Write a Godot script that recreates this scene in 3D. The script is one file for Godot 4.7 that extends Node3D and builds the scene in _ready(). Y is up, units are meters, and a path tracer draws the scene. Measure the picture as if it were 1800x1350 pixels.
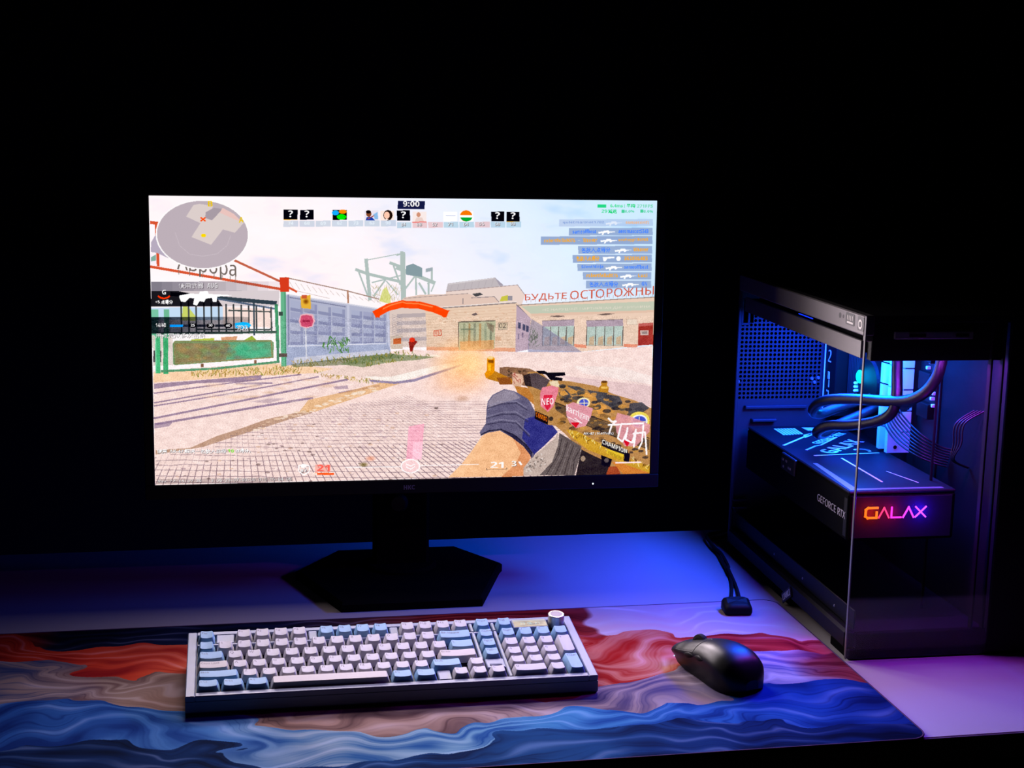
extends Node3D
# A dark desk at night: a lit monitor, keyboard and mouse on a printed mat, and a glass computer case with coloured lights.
# World frame: desk top at y = 0, desk back edge at z = 0, +z towards the chair, metres.

const DESK_FRONT := 0.729
var used := {}
var M := {}

func _ready():
	# --- camera ---
	var cam := Camera3D.new()
	cam.name = "camera"
	add_child(cam)
	cam.position = Vector3(-0.3872, 0.578, 1.9553)
	cam.basis = Basis.from_euler(Vector3(deg_to_rad(-10.2366), deg_to_rad(-11.2), 0)) * Basis(Vector3(0, 0, 1), deg_to_rad(1.1445))
	cam.fov = 29.26
	cam.near = 0.02
	cam.far = 30.0
	cam.current = true
	# --- surroundings: a dark room at night ---
	var we := WorldEnvironment.new()
	we.name = "world_environment"
	var env := Environment.new()
	env.background_mode = Environment.BG_COLOR
	env.background_color = Color(0, 0, 0)
	env.tonemap_mode = Environment.TONE_MAPPER_LINEAR
	env.tonemap_exposure = 1.0
	env.sdfgi_enabled = true
	env.ssao_enabled = true
	env.ssil_enabled = true
	we.environment = env
	add_child(we)
	# --- the light of the display, as large as the display ---
	var xf := monitor_frame()
	# a liquid crystal panel sends most of its light straight ahead: a grid of wide spots over its face, and a weaker even sheet
	for i in 4:
		for j in 2:
			spot("screen_beam", xf * Transform3D(Basis(Vector3.UP, PI), Vector3((i - 1.5) * 0.15, (j - 0.5) * 0.168, 0.012)), 77.0, Color(1.0, 0.94, 0.98), 0.163, 0.05)
	area_light("screen_glow", xf * Transform3D(Basis(Vector3.UP, PI), Vector3(0, 0, 0.004)), Vector2(0.598, 0.336), Color(1.0, 0.9, 0.93), 0.08)
	make_materials()
	build_room()
	build_desk()
	build_mat()
	build_monitor(xf)
	build_keyboard()
	build_mouse()
	build_receiver()
	build_case()
	build_case_inside()
	build_graphics_card()
	build_cooler()

func monitor_frame() -> Transform3D:
	return Transform3D(Basis.from_euler(Vector3(deg_to_rad(-1.85), deg_to_rad(-0.85), 0)), Vector3(-0.1708, 0.3153, 0.2333))

func case_frame() -> Transform3D:
	return Transform3D(Basis(Vector3.UP, deg_to_rad(-1.4)), Vector3(0.2734, 0, 0.5253))

func area_light(called, xf: Transform3D, size: Vector2, col: Color, energy: float, parent = self):
	# shines along its own -z
	var l := AreaLight3D.new()
	l.name = called
	l.area_size = size
	l.light_color = col
	l.light_energy = energy
	l.area_range = 8.0
	l.shadow_enabled = true
	parent.add_child(l, true)
	l.transform = xf
	return l

func spot(called, xf: Transform3D, angle: float, col: Color, energy: float, size: float):
	var l := SpotLight3D.new()
	l.name = called
	l.spot_angle = angle
	l.spot_angle_attenuation = 1.0
	l.spot_range = 8.0
	l.spot_attenuation = 2.0
	l.light_color = col
	l.light_energy = energy
	l.light_size = size
	l.shadow_enabled = true
	add_child(l, true)
	l.transform = xf
	return l

func omni(called, at: Vector3, col: Color, energy: float, size: float, parent = self):
	var l := OmniLight3D.new()
	l.name = called
	l.light_color = col
	l.light_energy = energy
	l.light_size = size
	l.omni_range = 8.0
	l.omni_attenuation = 2.0
	l.shadow_enabled = true
	parent.add_child(l, true)
	l.position = at
	return l

# ---------------------------------------------------------------- helpers
func numbered(n: String) -> String:
	if not used.has(n):
		used[n] = 0
		return n
	used[n] += 1
	return "%s_%03d" % [n, used[n]]

func thing(called, label, category, xf: Transform3D = Transform3D(), group = ""):
	var o := Node3D.new()
	o.name = numbered(called)
	add_child(o, true)
	o.transform = xf
	tag(o, label, category, group)
	return o

func tag(o, label, category, group = ""):
	o.set_meta("label", label)
	o.set_meta("category", category)
	if group != "":
		o.set_meta("group", group)
	return o

func obj(called, shape, material, parent = self, label = ""):
	var o := MeshInstance3D.new()
	o.name = numbered(called) if parent == self else called
	o.mesh = done(shape) if shape is SurfaceTool else shape
	o.material_override = null
	for s in o.mesh.get_surface_count():
		o.set_surface_override_material(s, material)
	o.cast_shadow = GeometryInstance3D.SHADOW_CASTING_SETTING_ON
	parent.add_child(o, true)
	if label != "":
		o.set_meta("label", label)
	return o

func struct(called, shape, material):
	var o = obj(called, shape, material)
	o.set_meta("kind", "structure")
	return o

func mat(col: Color, rough := 0.6, metal := 0.0, spec := 0.5) -> StandardMaterial3D:
	var m := StandardMaterial3D.new()
	m.albedo_color = col
	m.roughness = rough
	m.metallic = metal
	m.metallic_specular = spec
	return m

func glow(col: Color, energy: float) -> StandardMaterial3D:
	var m := mat(Color(0.02, 0.02, 0.02), 0.5)
	m.emission_enabled = true
	m.emission = col
	m.emission_energy_multiplier = energy
	return m

func new_st() -> SurfaceTool:
	var st := SurfaceTool.new()
	st.begin(Mesh.PRIMITIVE_TRIANGLES)
	st.set_smooth_group(-1)
	return st

func done(st: SurfaceTool) -> ArrayMesh:
	st.generate_normals()
	return st.commit()

# a, b, c (, d) run counter-clockwise as seen from outside
func tri(st: SurfaceTool, a: Vector3, b: Vector3, c: Vector3):
	st.add_vertex(a)
	st.add_vertex(c)
	st.add_vertex(b)

func quad(st: SurfaceTool, a: Vector3, b: Vector3, c: Vector3, d: Vector3):
	tri(st, a, b, c)
	tri(st, a, c, d)

# a box with all edges chamfered
func cbox(st: SurfaceTool, at: Vector3, size: Vector3, ch := 0.001, basis := Basis()):
	st.set_smooth_group(-1)
	var h := size * 0.5
	ch = minf(ch, minf(h.x, minf(h.y, h.z)) * 0.9)
	var v := {}
	for sx in [-1, 1]:
		for sy in [-1, 1]:
			for sz in [-1, 1]:
				var s := Vector3(sx, sy, sz)
				for a in 3:
					var p := Vector3(h.x - ch, h.y - ch, h.z - ch)
					p[a] = h[a]
					v[[sx, sy, sz, a]] = at + basis * (p * s)
	for a in 3:
		var b := (a + 1) % 3
		var c := (a + 2) % 3
		for s in [-1, 1]:
			var q := []
			for e in [[-1, -1], [1, -1], [1, 1], [-1, 1]]:
				var k := [0, 0, 0]
				k[a] = s
				k[b] = e[0]
				k[c] = e[1]
				q.append(v[[k[0], k[1], k[2], a]])
			if s > 0:
				quad(st, q[0], q[1], q[2], q[3])
			else:
				quad(st, q[3], q[2], q[1], q[0])
		# the four edges along a
		for sb in [-1, 1]:
			for sc in [-1, 1]:
				var k0 := [0, 0, 0]
				k0[a] = -1
				k0[b] = sb
				k0[c] = sc
				var k1 := k0.duplicate()
				k1[a] = 1
				var p0: Vector3 = v[[k0[0], k0[1], k0[2], b]]
				var p1: Vector3 = v[[k1[0], k1[1], k1[2], b]]
				var p2: Vector3 = v[[k1[0], k1[1], k1[2], c]]
				var p3: Vector3 = v[[k0[0], k0[1], k0[2], c]]
				if sb * sc > 0:
					quad(st, p0, p3, p2, p1)
				else:
					quad(st, p0, p1, p2, p3)
	for sx in [-1, 1]:
		for sy in [-1, 1]:
			for sz in [-1, 1]:
				var a0: Vector3 = v[[sx, sy, sz, 0]]
				var a1: Vector3 = v[[sx, sy, sz, 1]]
				var a2: Vector3 = v[[sx, sy, sz, 2]]
				if sx * sy * sz > 0:
					tri(st, a0, a1, a2)
				else:
					tri(st, a0, a2, a1)


func box_mesh(at: Vector3, size: Vector3, ch := 0.001) -> SurfaceTool:
	var st := new_st()
	cbox(st, at, size, ch)
	return st

# a closed ring of points joined to the next; rings run so that (ring direction) x (sweep) points out
func loft(st: SurfaceTool, rings: Array, smooth := true, cap0 := true, cap1 := true):
	st.set_smooth_group(1 if smooth else -1)
	var n: int = rings[0].size()
	for r in rings.size() - 1:
		for i in n:
			var j := (i + 1) % n
			quad(st, rings[r][i], rings[r][j], rings[r + 1][j], rings[r + 1][i])
	st.set_smooth_group(-1)
	if cap0:
		cap(st, rings[0], true)
	if cap1:
		cap(st, rings[-1], false)

func cap(st: SurfaceTool, ring: Array, flip: bool):
	var c := Vector3.ZERO
	for p in ring:
		c += p
	c /= ring.size()
	for i in ring.size():
		var j := (i + 1) % ring.size()
		if flip:
			tri(st, c, ring[j], ring[i])
		else:
			tri(st, c, ring[i], ring[j])

# a solid of revolution about the axis through `at` along `axis`; profile = [[radius, height], ...]
func lathe(st: SurfaceTool, at: Vector3, axis: Vector3, profile: Array, n := 24, smooth := true):
	var u := axis.normalized()
	var a := u.cross(Vector3.RIGHT if absf(u.x) < 0.9 else Vector3.UP).normalized()
	var b := u.cross(a)
	var rings := []
	for p in profile:
		var ring := []
		for i in n:
			var t := TAU * i / n
			ring.append(at + u * p[1] + (a * cos(t) + b * sin(t)) * maxf(p[0], 0.00001))
		rings.append(ring)
	loft(st, rings, smooth)

func tube(st: SurfaceTool, pts: Array, r: float, n := 10, ends := true):
	var rings := []
	var side := Vector3.ZERO
	for i in pts.size():
		var d: Vector3 = (pts[mini(i + 1, pts.size() - 1)] - pts[maxi(i - 1, 0)]).normalized()
		if side == Vector3.ZERO:
			side = d.cross(Vector3.UP if absf(d.y) < 0.9 else Vector3.RIGHT).normalized()
		side = (side - d * side.dot(d)).normalized()
		var up := d.cross(side)
		var ring := []
		for k in n:
			var t := TAU * k / n
			ring.append(pts[i] + (side * cos(t) + up * sin(t)) * r)
		rings.append(ring)
	loft(st, rings, true, ends, ends)

func spline(pts: Array, steps := 8) -> Array:
	var out := []
	for i in pts.size() - 1:
		var p0: Vector3 = pts[maxi(i - 1, 0)]
		var p1: Vector3 = pts[i]
		var p2: Vector3 = pts[i + 1]
		var p3: Vector3 = pts[mini(i + 2, pts.size() - 1)]
		for k in steps:
			out.append(p1.cubic_interpolate(p2, p0, p3, float(k) / steps))
	out.append(pts[-1])
	return out

# a flat outline (counter-clockwise in its x, y) thickened by depth along its own z, placed by xf
func prism(st: SurfaceTool, outline: Array, depth: float, xf: Transform3D = Transform3D()):
	st.set_smooth_group(-1)
	var poly := PackedVector2Array(outline)
	if Geometry2D.is_polygon_clockwise(poly):
		poly.reverse()
	var idx := Geometry2D.triangulate_polygon(poly)
	var n := poly.size()
	for t in range(0, idx.size(), 3):
		var a := poly[idx[t]]
		var b := poly[idx[t + 1]]
		var c := poly[idx[t + 2]]
		if (b - a).cross(c - a) < 0:
			var s := b
			b = c
			c = s
		tri(st, xf * Vector3(a.x, a.y, depth), xf * Vector3(b.x, b.y, depth), xf * Vector3(c.x, c.y, depth))
		tri(st, xf * Vector3(a.x, a.y, 0), xf * Vector3(c.x, c.y, 0), xf * Vector3(b.x, b.y, 0))
	for i in n:
		var p := poly[i]
		var q := poly[(i + 1) % n]
		quad(st, xf * Vector3(p.x, p.y, 0), xf * Vector3(q.x, q.y, 0), xf * Vector3(q.x, q.y, depth), xf * Vector3(p.x, p.y, depth))

func round_rect(w: float, h: float, r: float, n := 4) -> Array:
	var out := []
	for c in 4:
		var cx := (w / 2 - r) * (1 if c == 0 or c == 3 else -1)
		var cy := (h / 2 - r) * (1 if c < 2 else -1)
		for i in n + 1:
			var t := PI / 2 * (c + float(i) / n)
			out.append(Vector2(cx + cos(t) * r, cy + sin(t) * r))
	return out

# a line of given width as a flat strip with square joints, for lettering built from strokes
func stroke(st: SurfaceTool, pts: Array, w: float, depth: float, xf: Transform3D):
	for i in pts.size() - 1:
		var a: Vector2 = pts[i]
		var b: Vector2 = pts[i + 1]
		var d := (b - a).normalized() * w * 0.5
		var s := Vector2(-d.y, d.x)
		prism(st, [a - d - s, b + d - s, b + d + s, a - d + s], depth, xf)

func font(k: int) -> SystemFont:
	if not M.has("font%d" % k):
		var f := SystemFont.new()
		f.font_names = PackedStringArray([["Droid Sans", "Droid Sans", "Droid Serif", "Droid Sans Mono"][k]])
		f.font_weight = 700 if k == 1 else 400
		M["font%d" % k] = f
	return M["font%d" % k]

# flat lettering of the given height of capitals, left-aligned at the origin in its own x, y plane
func letters(text: String, h: float, k := 0, depth := 0.0003) -> TextMesh:
	var t := TextMesh.new()
	t.font = font(k)
	t.text = text
	t.font_size = 32
	t.pixel_size = h / 23.0
	t.depth = depth
	t.curve_step = 2.0
	t.horizontal_alignment = HORIZONTAL_ALIGNMENT_LEFT
	t.vertical_alignment = VERTICAL_ALIGNMENT_CENTER
	return t

# ---------------------------------------------------------------- materials
func noise(freq: float, sd: int, oct := 3) -> FastNoiseLite:
	var n := FastNoiseLite.new()
	n.seed = sd
	n.frequency = freq
	n.fractal_octaves = oct
	return n

func relief(freq: float, sd: int, size := 256) -> NoiseTexture2D:
	var t := NoiseTexture2D.new()
	t.width = size
	t.height = size
	t.seamless = true
	t.noise = noise(freq, sd)
	return t

func bumpy(m: StandardMaterial3D, tex: Texture2D, cm: float, repeat: float) -> StandardMaterial3D:
	m.heightmap_enabled = true
	m.heightmap_texture = tex
	m.heightmap_scale = cm
	m.uv1_triplanar = true
	m.uv1_scale = Vector3.ONE * repeat
	return m

func make_materials():
	var fine := relief(0.12, 5)
	var plaster := relief(0.03, 8)
	M.wall = bumpy(mat(Color(0.16, 0.15, 0.17), 0.95, 0, 0.2), plaster, 0.2, 1.5)
	M.ceiling = bumpy(mat(Color(0.2, 0.19, 0.2), 0.95, 0, 0.2), plaster, 0.1, 1.0)
	M.floor = mat(Color(0.17, 0.12, 0.1), 0.5)
	M.desk = bumpy(mat(Color(0.63, 0.615, 0.63), 0.5, 0, 0.35), fine, 0.004, 9.0)
	M.desk_edge = mat(Color(0.3, 0.26, 0.25), 0.6)
	M.metal_leg = mat(Color(0.1, 0.1, 0.1), 0.5, 0.6)
	M.black_plastic = bumpy(mat(Color(0.045, 0.045, 0.05), 0.55, 0, 0.26), fine, 0.004, 30.0)
	M.matte_black = bumpy(mat(Color(0.03, 0.03, 0.035), 0.75, 0, 0.1), fine, 0.004, 40.0)
	M.rubber = mat(Color(0.06, 0.06, 0.065), 0.85, 0, 0.3)
	M.logo_grey = mat(Color(0.42, 0.42, 0.44), 0.5)
	M.key_white = bumpy(mat(Color(0.655, 0.645, 0.68), 0.6, 0, 0.3), fine, 0.002, 60.0)
	M.key_blue = bumpy(mat(Color(0.455, 0.595, 0.72), 0.6, 0, 0.3), fine, 0.002, 60.0)
	M.key_cream = bumpy(mat(Color(0.665, 0.64, 0.645), 0.6, 0, 0.3), fine, 0.002, 60.0)
	M.legend = mat(Color(0.2, 0.16, 0.26), 0.7)
	M.kb_case = bumpy(mat(Color(0.40, 0.43, 0.53), 0.5, 0, 0.4), fine, 0.003, 40.0)
	M.kb_plate = mat(Color(0.3, 0.33, 0.42), 0.5)
	M.kb_well = mat(Color(0.1, 0.11, 0.14), 0.6)
	M.silver = mat(Color(0.62, 0.61, 0.64), 0.35, 0.8)
	M.mouse = bumpy(mat(Color(0.03, 0.034, 0.038), 0.38, 0, 0.36), fine, 0.002, 60.0)
	M.steel = bumpy(mat(Color(0.39, 0.375, 0.375), 0.5, 0.2, 0.45), fine, 0.003, 20.0)
	M.dark_steel = bumpy(mat(Color(0.08, 0.08, 0.1), 0.5, 0.0, 0.22), fine, 0.003, 20.0)
	M.rear_steel = bumpy(mat(Color(0.15, 0.14, 0.19), 0.55, 0.1, 0.35), fine, 0.003, 20.0)
	M.port = mat(Color(0.02, 0.02, 0.02), 0.5)
	M.port_white = mat(Color(0.75, 0.73, 0.7), 0.5)
	M.white_print = mat(Color(0.85, 0.86, 0.88), 0.55)
	M.white_plastic = mat(Color(0.9, 0.91, 0.93), 0.4)
	M.board = mat(Color(0.07, 0.07, 0.08), 0.5)
	M.heatsink = mat(Color(0.2, 0.2, 0.22), 0.4, 0.6)
	M.hose = bumpy(mat(Color(0.035, 0.035, 0.045), 0.3, 0, 0.6), fine, 0.02, 50.0)
	M.wire = mat(Color(0.07, 0.07, 0.08), 0.4)
	M.end_plate = mat(Color(0.12, 0.12, 0.14), 0.6, 0, 0.2)
	M.gold = mat(Color(0.75, 0.6, 0.3), 0.35, 0.9)
	var g := mat(Color(0.1, 0.1, 0.16, 0.13), 0.02, 0, 0.36)
	g.transparency = BaseMaterial3D.TRANSPARENCY_ALPHA
	M.glass = g
	var ge := mat(Color(0.36, 0.35, 0.37), 0.3, 0, 0.6)
	M.glass_edge = ge

# ---------------------------------------------------------------- room
func build_room():
	struct("floor", box_mesh(Vector3(-0.2, -0.79, 1.1), Vector3(4.6, 0.1, 4.8), 0.001), M.floor)
	struct("ceiling", box_mesh(Vector3(-0.2, 1.91, 1.1), Vector3(4.6, 0.1, 4.8), 0.001), M.ceiling)
	struct("wall_back", box_mesh(Vector3(-0.2, 0.56, -1.25), Vector3(4.6, 2.6, 0.1), 0.001), M.wall)
	struct("wall_front", box_mesh(Vector3(-0.2, 0.56, 3.45), Vector3(4.6, 2.6, 0.1), 0.001), M.wall)
	struct("wall_left", box_mesh(Vector3(-2.45, 0.56, 1.1), Vector3(0.1, 2.6, 4.6), 0.001), M.wall)
	struct("wall_right", box_mesh(Vector3(2.05, 0.56, 1.1), Vector3(0.1, 2.6, 4.6), 0.001), M.wall)

# ---------------------------------------------------------------- desk
func build_desk():
	var t = thing("desk", "white topped desk carrying the monitor, mat and computer case", "desk", Transform3D(Basis(), Vector3(0, -0.74, 0)))
	obj("desk_top", box_mesh(Vector3(-0.05, 0.7285, DESK_FRONT / 2 - 0.001), Vector3(2.0, 0.023, DESK_FRONT - 0.002), 0.0012), M.desk, t)
	obj("edge_band", box_mesh(Vector3(-0.05, 0.7275, DESK_FRONT + 0.0001), Vector3(2.0, 0.025, 0.0018), 0.0004), M.desk_edge, t)
	for x in [-0.95, 0.85]:
		for z in [0.08, 0.65]:
			obj("leg", box_mesh(Vector3(x, 0.3585, z), Vector3(0.05, 0.717, 0.05), 0.002), M.metal_leg, t)
	for z in [0.08, 0.65]:
		obj("crossbar", box_mesh(Vector3(-0.05, 0.69, z), Vector3(1.75, 0.05, 0.03), 0.002), M.metal_leg, t)

# ---------------------------------------------------------------- desk mat
const MAT_L := -0.67
const MAT_R := 0.268
const MAT_B := 0.322
const MAT_F := 0.736

func build_mat():
	var w := MAT_R - MAT_L
	var d := MAT_F - MAT_B
	var o := Vector3((MAT_L + MAT_R) / 2, 0, (MAT_B + MAT_F) / 2)
	var t = thing("desk_mat", "large desk mat printed with flowing red, cream and blue waves", "desk mat", Transform3D(Basis(), o))
	var ring := round_rect(w, d, 0.018, 6)
	var st := new_st()
	st.set_smooth_group(-1)
	var n := ring.size()
	for i in n:
		for v in [Vector2.ZERO, ring[(i + 1) % n], ring[i]]:
			st.set_uv(Vector2(v.x / w + 0.5, 0.5 - v.y / d))
			st.set_normal(Vector3.UP)
			st.add_vertex(Vector3(v.x, 0.004, -v.y))
	var m := mat(Color.WHITE, 0.95, 0, 0.08)
	m.albedo_texture = ImageTexture.create_from_image(paint_mat())
	obj("printed_cloth", st.commit(), m, t)
	var base := new_st()
	var r0 := []
	var r1 := []
	for p in ring:
		r0.append(Vector3(p.x, 0.0, -p.y))
		r1.append(Vector3(p.x, 0.0039, -p.y))
	loft(base, [r0, r1], true, true, true)
	obj("rubber_base", base, M.rubber, t)
	var seam := new_st()
	var loop := []
	for k in n + 1:
		var p: Vector2 = ring[k % n]
		loop.append(Vector3(p.x, 0.0034, -p.y))
	tube(seam, loop, 0.0011, 6, false)
	obj("stitched_edge", seam, mat(Color(0.3, 0.22, 0.32), 0.85, 0, 0.1), t)

# fabric print: bands of pigment that follow one another across the mat, each with streaks along its flow
func paint_mat() -> Image:
	var W := 1536
	var H := 680
	var bounds := [
		[11, 13, 53, 72, 69, 77, 77, 73, 69, 65, 60, 56, 52, 47, 43, 42, 47, 122, 124, 109, 121, 117, 117, 174],
		[111, 111, 92, 130, 170, 160, 164, 183, 202, 222, 241, 260, 271, 277, 283, 284, 275, 248, 228, 218, 198, 185, 188, 208],
		[229, 229, 223, 209, 220, 238, 260, 280, 303, 317, 329, 340, 338, 323, 313, 312, 314, 323, 306, 308, 290, 272, 266, 272],
		[338, 338, 337, 323, 314, 316, 333, 376, 396, 399, 402, 405, 399, 381, 354, 347, 350, 354, 344, 362, 378, 379, 383, 397]]
	# pigment stops per band: position along the mat (mm from its left end), main colour, streak colour
	var pig := [
		[[0, "83231a", "5b0e11"], [60, "83231a", "44080b"], [100, "0a1023", "050814"], [330, "101736", "070b1a"], [420, "382326", "1a1117"], [520, "832c23", "4d0e11"], [660, "7c1a17", "44080b"], [696, "7a2624", "501418"], [704, "a3918e", "a78c8a"], [940, "a19595", "a38891"]],
		[[0, "8e2316", "5b0b0e"], [140, "972a1c", "620c13"], [300, "a1503b", "831e17"], [420, "883223", "5b0b0e"], [740, "a36556", "851714"], [800, "9a3326", "720e11"], [890, "8e2a2c", "5b0b1a"], [940, "8e4e50", "671a26"]],
		[[0, "364466", "17234e"], [60, "6b5b5e", "202c56"], [140, "736262", "523d41"], [300, "73564b", "412f2c"], [480, "836b65", "4a3536"], [740, "776770", "413b5e"], [820, "7c738e", "36386e"], [880, "8c839d", "504d85"], [925, "733b46", "501423"], [940, "702c35", "501423"]],
		[[0, "143573", "07184d"], [140, "204683", "0b2259"], [260, "355e91", "0e2a62"], [360, "6b7c8e", "264d79"], [470, "65859a", "1d4477"], [600, "356b97", "143873"], [760, "204b8c", "0b2662"], [860, "153883", "081d59"], [940, "112a6e", "071444"]],
		[[0, "0b2350", "050e2f"], [200, "0a1d41", "030b1d"], [420, "11325e", "071735"], [600, "173b67", "0a1c3d"], [760, "0c2152", "050e2f"], [940, "08184a", "030a23"]]]
	var na := noise(0.006, 11, 2)
	var nb := noise(0.02, 12, 3)
	var nc := noise(0.05, 13, 2)
	var nw := noise(0.0062, 14, 2)
	# bounds and pigments of every column
	var cols := []
	for i in W:
		var mm := float(i) / W * 938.0
		var f := clampf(mm / 40.0, 0.0, 22.999)
		var k := int(f)
		var e := f - k
		e = e * e * (3.0 - 2.0 * e)
		var b := [0.0, 0.0, 0.0, 0.0, 0.0, 440.0]
		var main := []
		var dark := []
		for q in 5:
			if q < 4:
				b[q + 1] = maxf(b[q] + 0.5, lerpf(bounds[q][k], bounds[q][k + 1], e) - 14.0 + na.get_noise_2d(mm * 2.0, q * 90.0) * 12.0)
			var s: Array = pig[q]
			var j := 0
			while j < s.size() - 2 and s[j + 1][0] < mm:
				j += 1
			var u := clampf((mm - s[j][0]) / (s[j + 1][0] - s[j][0]), 0.0, 1.0)
			main.append(Color(s[j][1]).lerp(Color(s[j + 1][1]), u))
			dark.append(Color(s[j][2]).lerp(Color(s[j + 1][2]), u))
		cols.append([b, main, dark])
	var buf := PackedByteArray()
	buf.resize(W * H * 3)
	for i in W:
		var mm := float(i) / W * 938.0
		for j in H:
			var z := float(j) / H * 414.0
			# the bands curl: look each point up a little aside
			var wx := nw.get_noise_2d(mm, z * 2.2) * 40.0 * smoothstep(0.0, 90.0, z)
			var wz := nw.get_noise_2d(mm * 1.5 + 700.0, z * 1.2) * 22.0 * smoothstep(0.0, 40.0, z)
			var col: Array = cols[clampi(int(i + wx * 1.64), 0, W - 1)]
			var b: Array = col[0]
			var zz := z + wz
			var q := 0
			while q < 4 and zz > b[q + 1]:
				q += 1
			var span: float = b[q + 1] - b[q]
			var t: float = (zz - b[q]) / span
			# soft folds run along the band, with a few fine lines between them
			var flow: float = t * (1.6 + span * 0.012) + na.get_noise_2d(mm * 0.9 + q * 300.0, t * 70.0) * 1.3
			var s1 := 0.5 + 0.5 * sin(flow * TAU)
			var s2 := 0.5 + 0.5 * sin(flow * TAU * 4.0 + nb.get_noise_2d(mm * 0.15, t * 30.0 + q * 50.0) * 3.0)
			var patch := clampf(0.55 + na.get_noise_2d(mm * 1.3 + 900.0, z * 1.6 + q * 200.0) * 1.4, 0.0, 1.0)
			var line := pow(s2, 12.0) * 0.55 * clampf(nb.get_noise_2d(mm * 0.25 + 500.0, t * 40.0 + q * 80.0) * 2.2 + 0.4, 0.0, 1.0)
			var v := clampf(0.95 * (1.0 - s1) * patch + line + nc.get_noise_2d(mm * 0.1, flow * 130.0) * 0.26, 0.0, 1.0)
			var c: Color = col[1][q].lerp(col[2][q], v)
			var hi := pow(s1, 6.0) * 0.22 * (1.0 - patch)
			var at := (j * W + i) * 3
			buf[at] = clampi(int((c.r + (1.0 - c.r) * hi * 0.8) * 255.0), 0, 255)
			buf[at + 1] = clampi(int((c.g + (1.0 - c.g) * hi * 0.8) * 255.0), 0, 255)
			buf[at + 2] = clampi(int((c.b + (1.0 - c.b) * hi) * 255.0), 0, 255)
	return Image.create_from_data(W, H, false, Image.FORMAT_RGB8, buf)

# ---------------------------------------------------------------- monitor
func build_monitor(xf: Transform3D):
	var base_at := Vector3(-0.17, 0, 0.18)
	var t = thing("monitor", "black wide monitor showing a bright shooting game on its screen", "monitor", Transform3D(Basis(), base_at))
	var l := Transform3D(Basis(), -base_at) * xf
	var sw := 0.598
	var sh := 0.3364
	var st := new_st()
	for v in [[-1, -1], [1, 1], [1, -1], [-1, -1], [-1, 1], [1, 1]]:
		st.set_uv(Vector2(v[0] * 0.5 + 0.5, 0.5 - v[1] * 0.5))
		st.set_normal(Vector3(0, 0, 1))
		st.add_vertex(Vector3(v[0] * sw / 2, v[1] * sh / 2, 0))
	var m := mat(Color(0.01, 0.01, 0.012), 0.35)
	m.emission_enabled = true
	m.emission = Color.WHITE
	m.emission_operator = BaseMaterial3D.EMISSION_OP_MULTIPLY
	m.emission_texture = ImageTexture.create_from_image(paint_screen())
	m.emission_energy_multiplier = 1.02
	m.texture_repeat = false
	var scr = obj("screen", st.commit(), m, t, "bright game picture with rifle, yard and buildings")
	scr.transform = l
	var fr := new_st()
	cbox(fr, Vector3(0, sh / 2 + 0.005, -0.004), Vector3(sw + 0.022, 0.010, 0.012), 0.001)
	cbox(fr, Vector3(0, -sh / 2 - 0.0085, -0.0035), Vector3(sw + 0.022, 0.017, 0.013), 0.001)
	for s in [-1, 1]:
		cbox(fr, Vector3(s * (sw / 2 + 0.0055), 0, -0.004), Vector3(0.011, sh, 0.012), 0.001)
	obj("bezel", fr, M.black_plastic, t).transform = l
	var back := new_st()
	var r0 := []
	var r1 := []
	var r2 := []
	for p in round_rect(sw + 0.02, sh + 0.025, 0.006, 3):
		r0.append(Vector3(p.x, p.y - 0.0035, -0.03))
		r1.append(Vector3(p.x, p.y - 0.0035, -0.006))
		r2.append(Vector3(p.x * 0.6, p.y * 0.55 - 0.0035, -0.055))
	loft(back, [r2, r0, r1], false, true, true)
	obj("rear_housing", back, M.black_plastic, t).transform = l
	var logo = obj("brand_lettering", letters("HKC", 0.0052, 1, 0.0003), M.logo_grey, t)
	logo.transform = l * Transform3D(Basis(), Vector3(-0.008, -sh / 2 - 0.0095, 0.0031))
	var led := new_st()
	lathe(led, Vector3(0.2265, -sh / 2 - 0.0105, 0.003), Vector3(0, 0, 1), [[0.0011, 0], [0.0011, 0.0004]], 10)
	obj("power_light", led, glow(Color(0.9, 0.95, 1.0), 1.2), t).transform = l
	# stand
	var neck := new_st()
	cbox(neck, Vector3(0, 0.15, -0.035), Vector3(0.071, 0.278, 0.022), 0.004)
	cbox(neck, Vector3(0, 0.27, -0.012), Vector3(0.1, 0.1, 0.03), 0.004)
	obj("stand_neck", neck, M.matte_black, t)
	var foot := new_st()
	var low := [Vector2(-0.076, -0.11), Vector2(0.082, -0.11), Vector2(0.131, -0.026), Vector2(0.126, -0.016), Vector2(0.082, 0.109), Vector2(-0.087, 0.109), Vector2(-0.13, -0.016), Vector2(-0.134, -0.026)]
	var a := []
	var b := []
	var c := []
	for p in low:
		a.append(Vector3(p.x, 0, p.y))
		b.append(Vector3(p.x, 0.009, p.y))
		c.append(Vector3(p.x * 0.975, 0.0115, p.y * 0.97))
	a.reverse()
	b.reverse()
	c.reverse()
	loft(foot, [a, b, c], false, true, true)
	obj("stand_foot", foot, M.matte_black, t)
	var col := new_st()
	lathe(col, Vector3(0, 0.0113, -0.035), Vector3.UP, [[0.046, 0], [0.046, 0.003], [0.042, 0.005]], 28, false)
	obj("neck_collar", col, M.matte_black, t)
	var clip := new_st()
	lathe(clip, Vector3(-0.006, 0.098, -0.02), Vector3(0, 0, 1), [[0.011, 0], [0.013, 0.004], [0.009, 0.009]], 20)
	obj("cable_clip", clip, M.black_plastic, t)

# ---------------------------------------------------------------- the picture on the screen
const SW := 1280
const SH := 720
var px := PackedByteArray()

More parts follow.
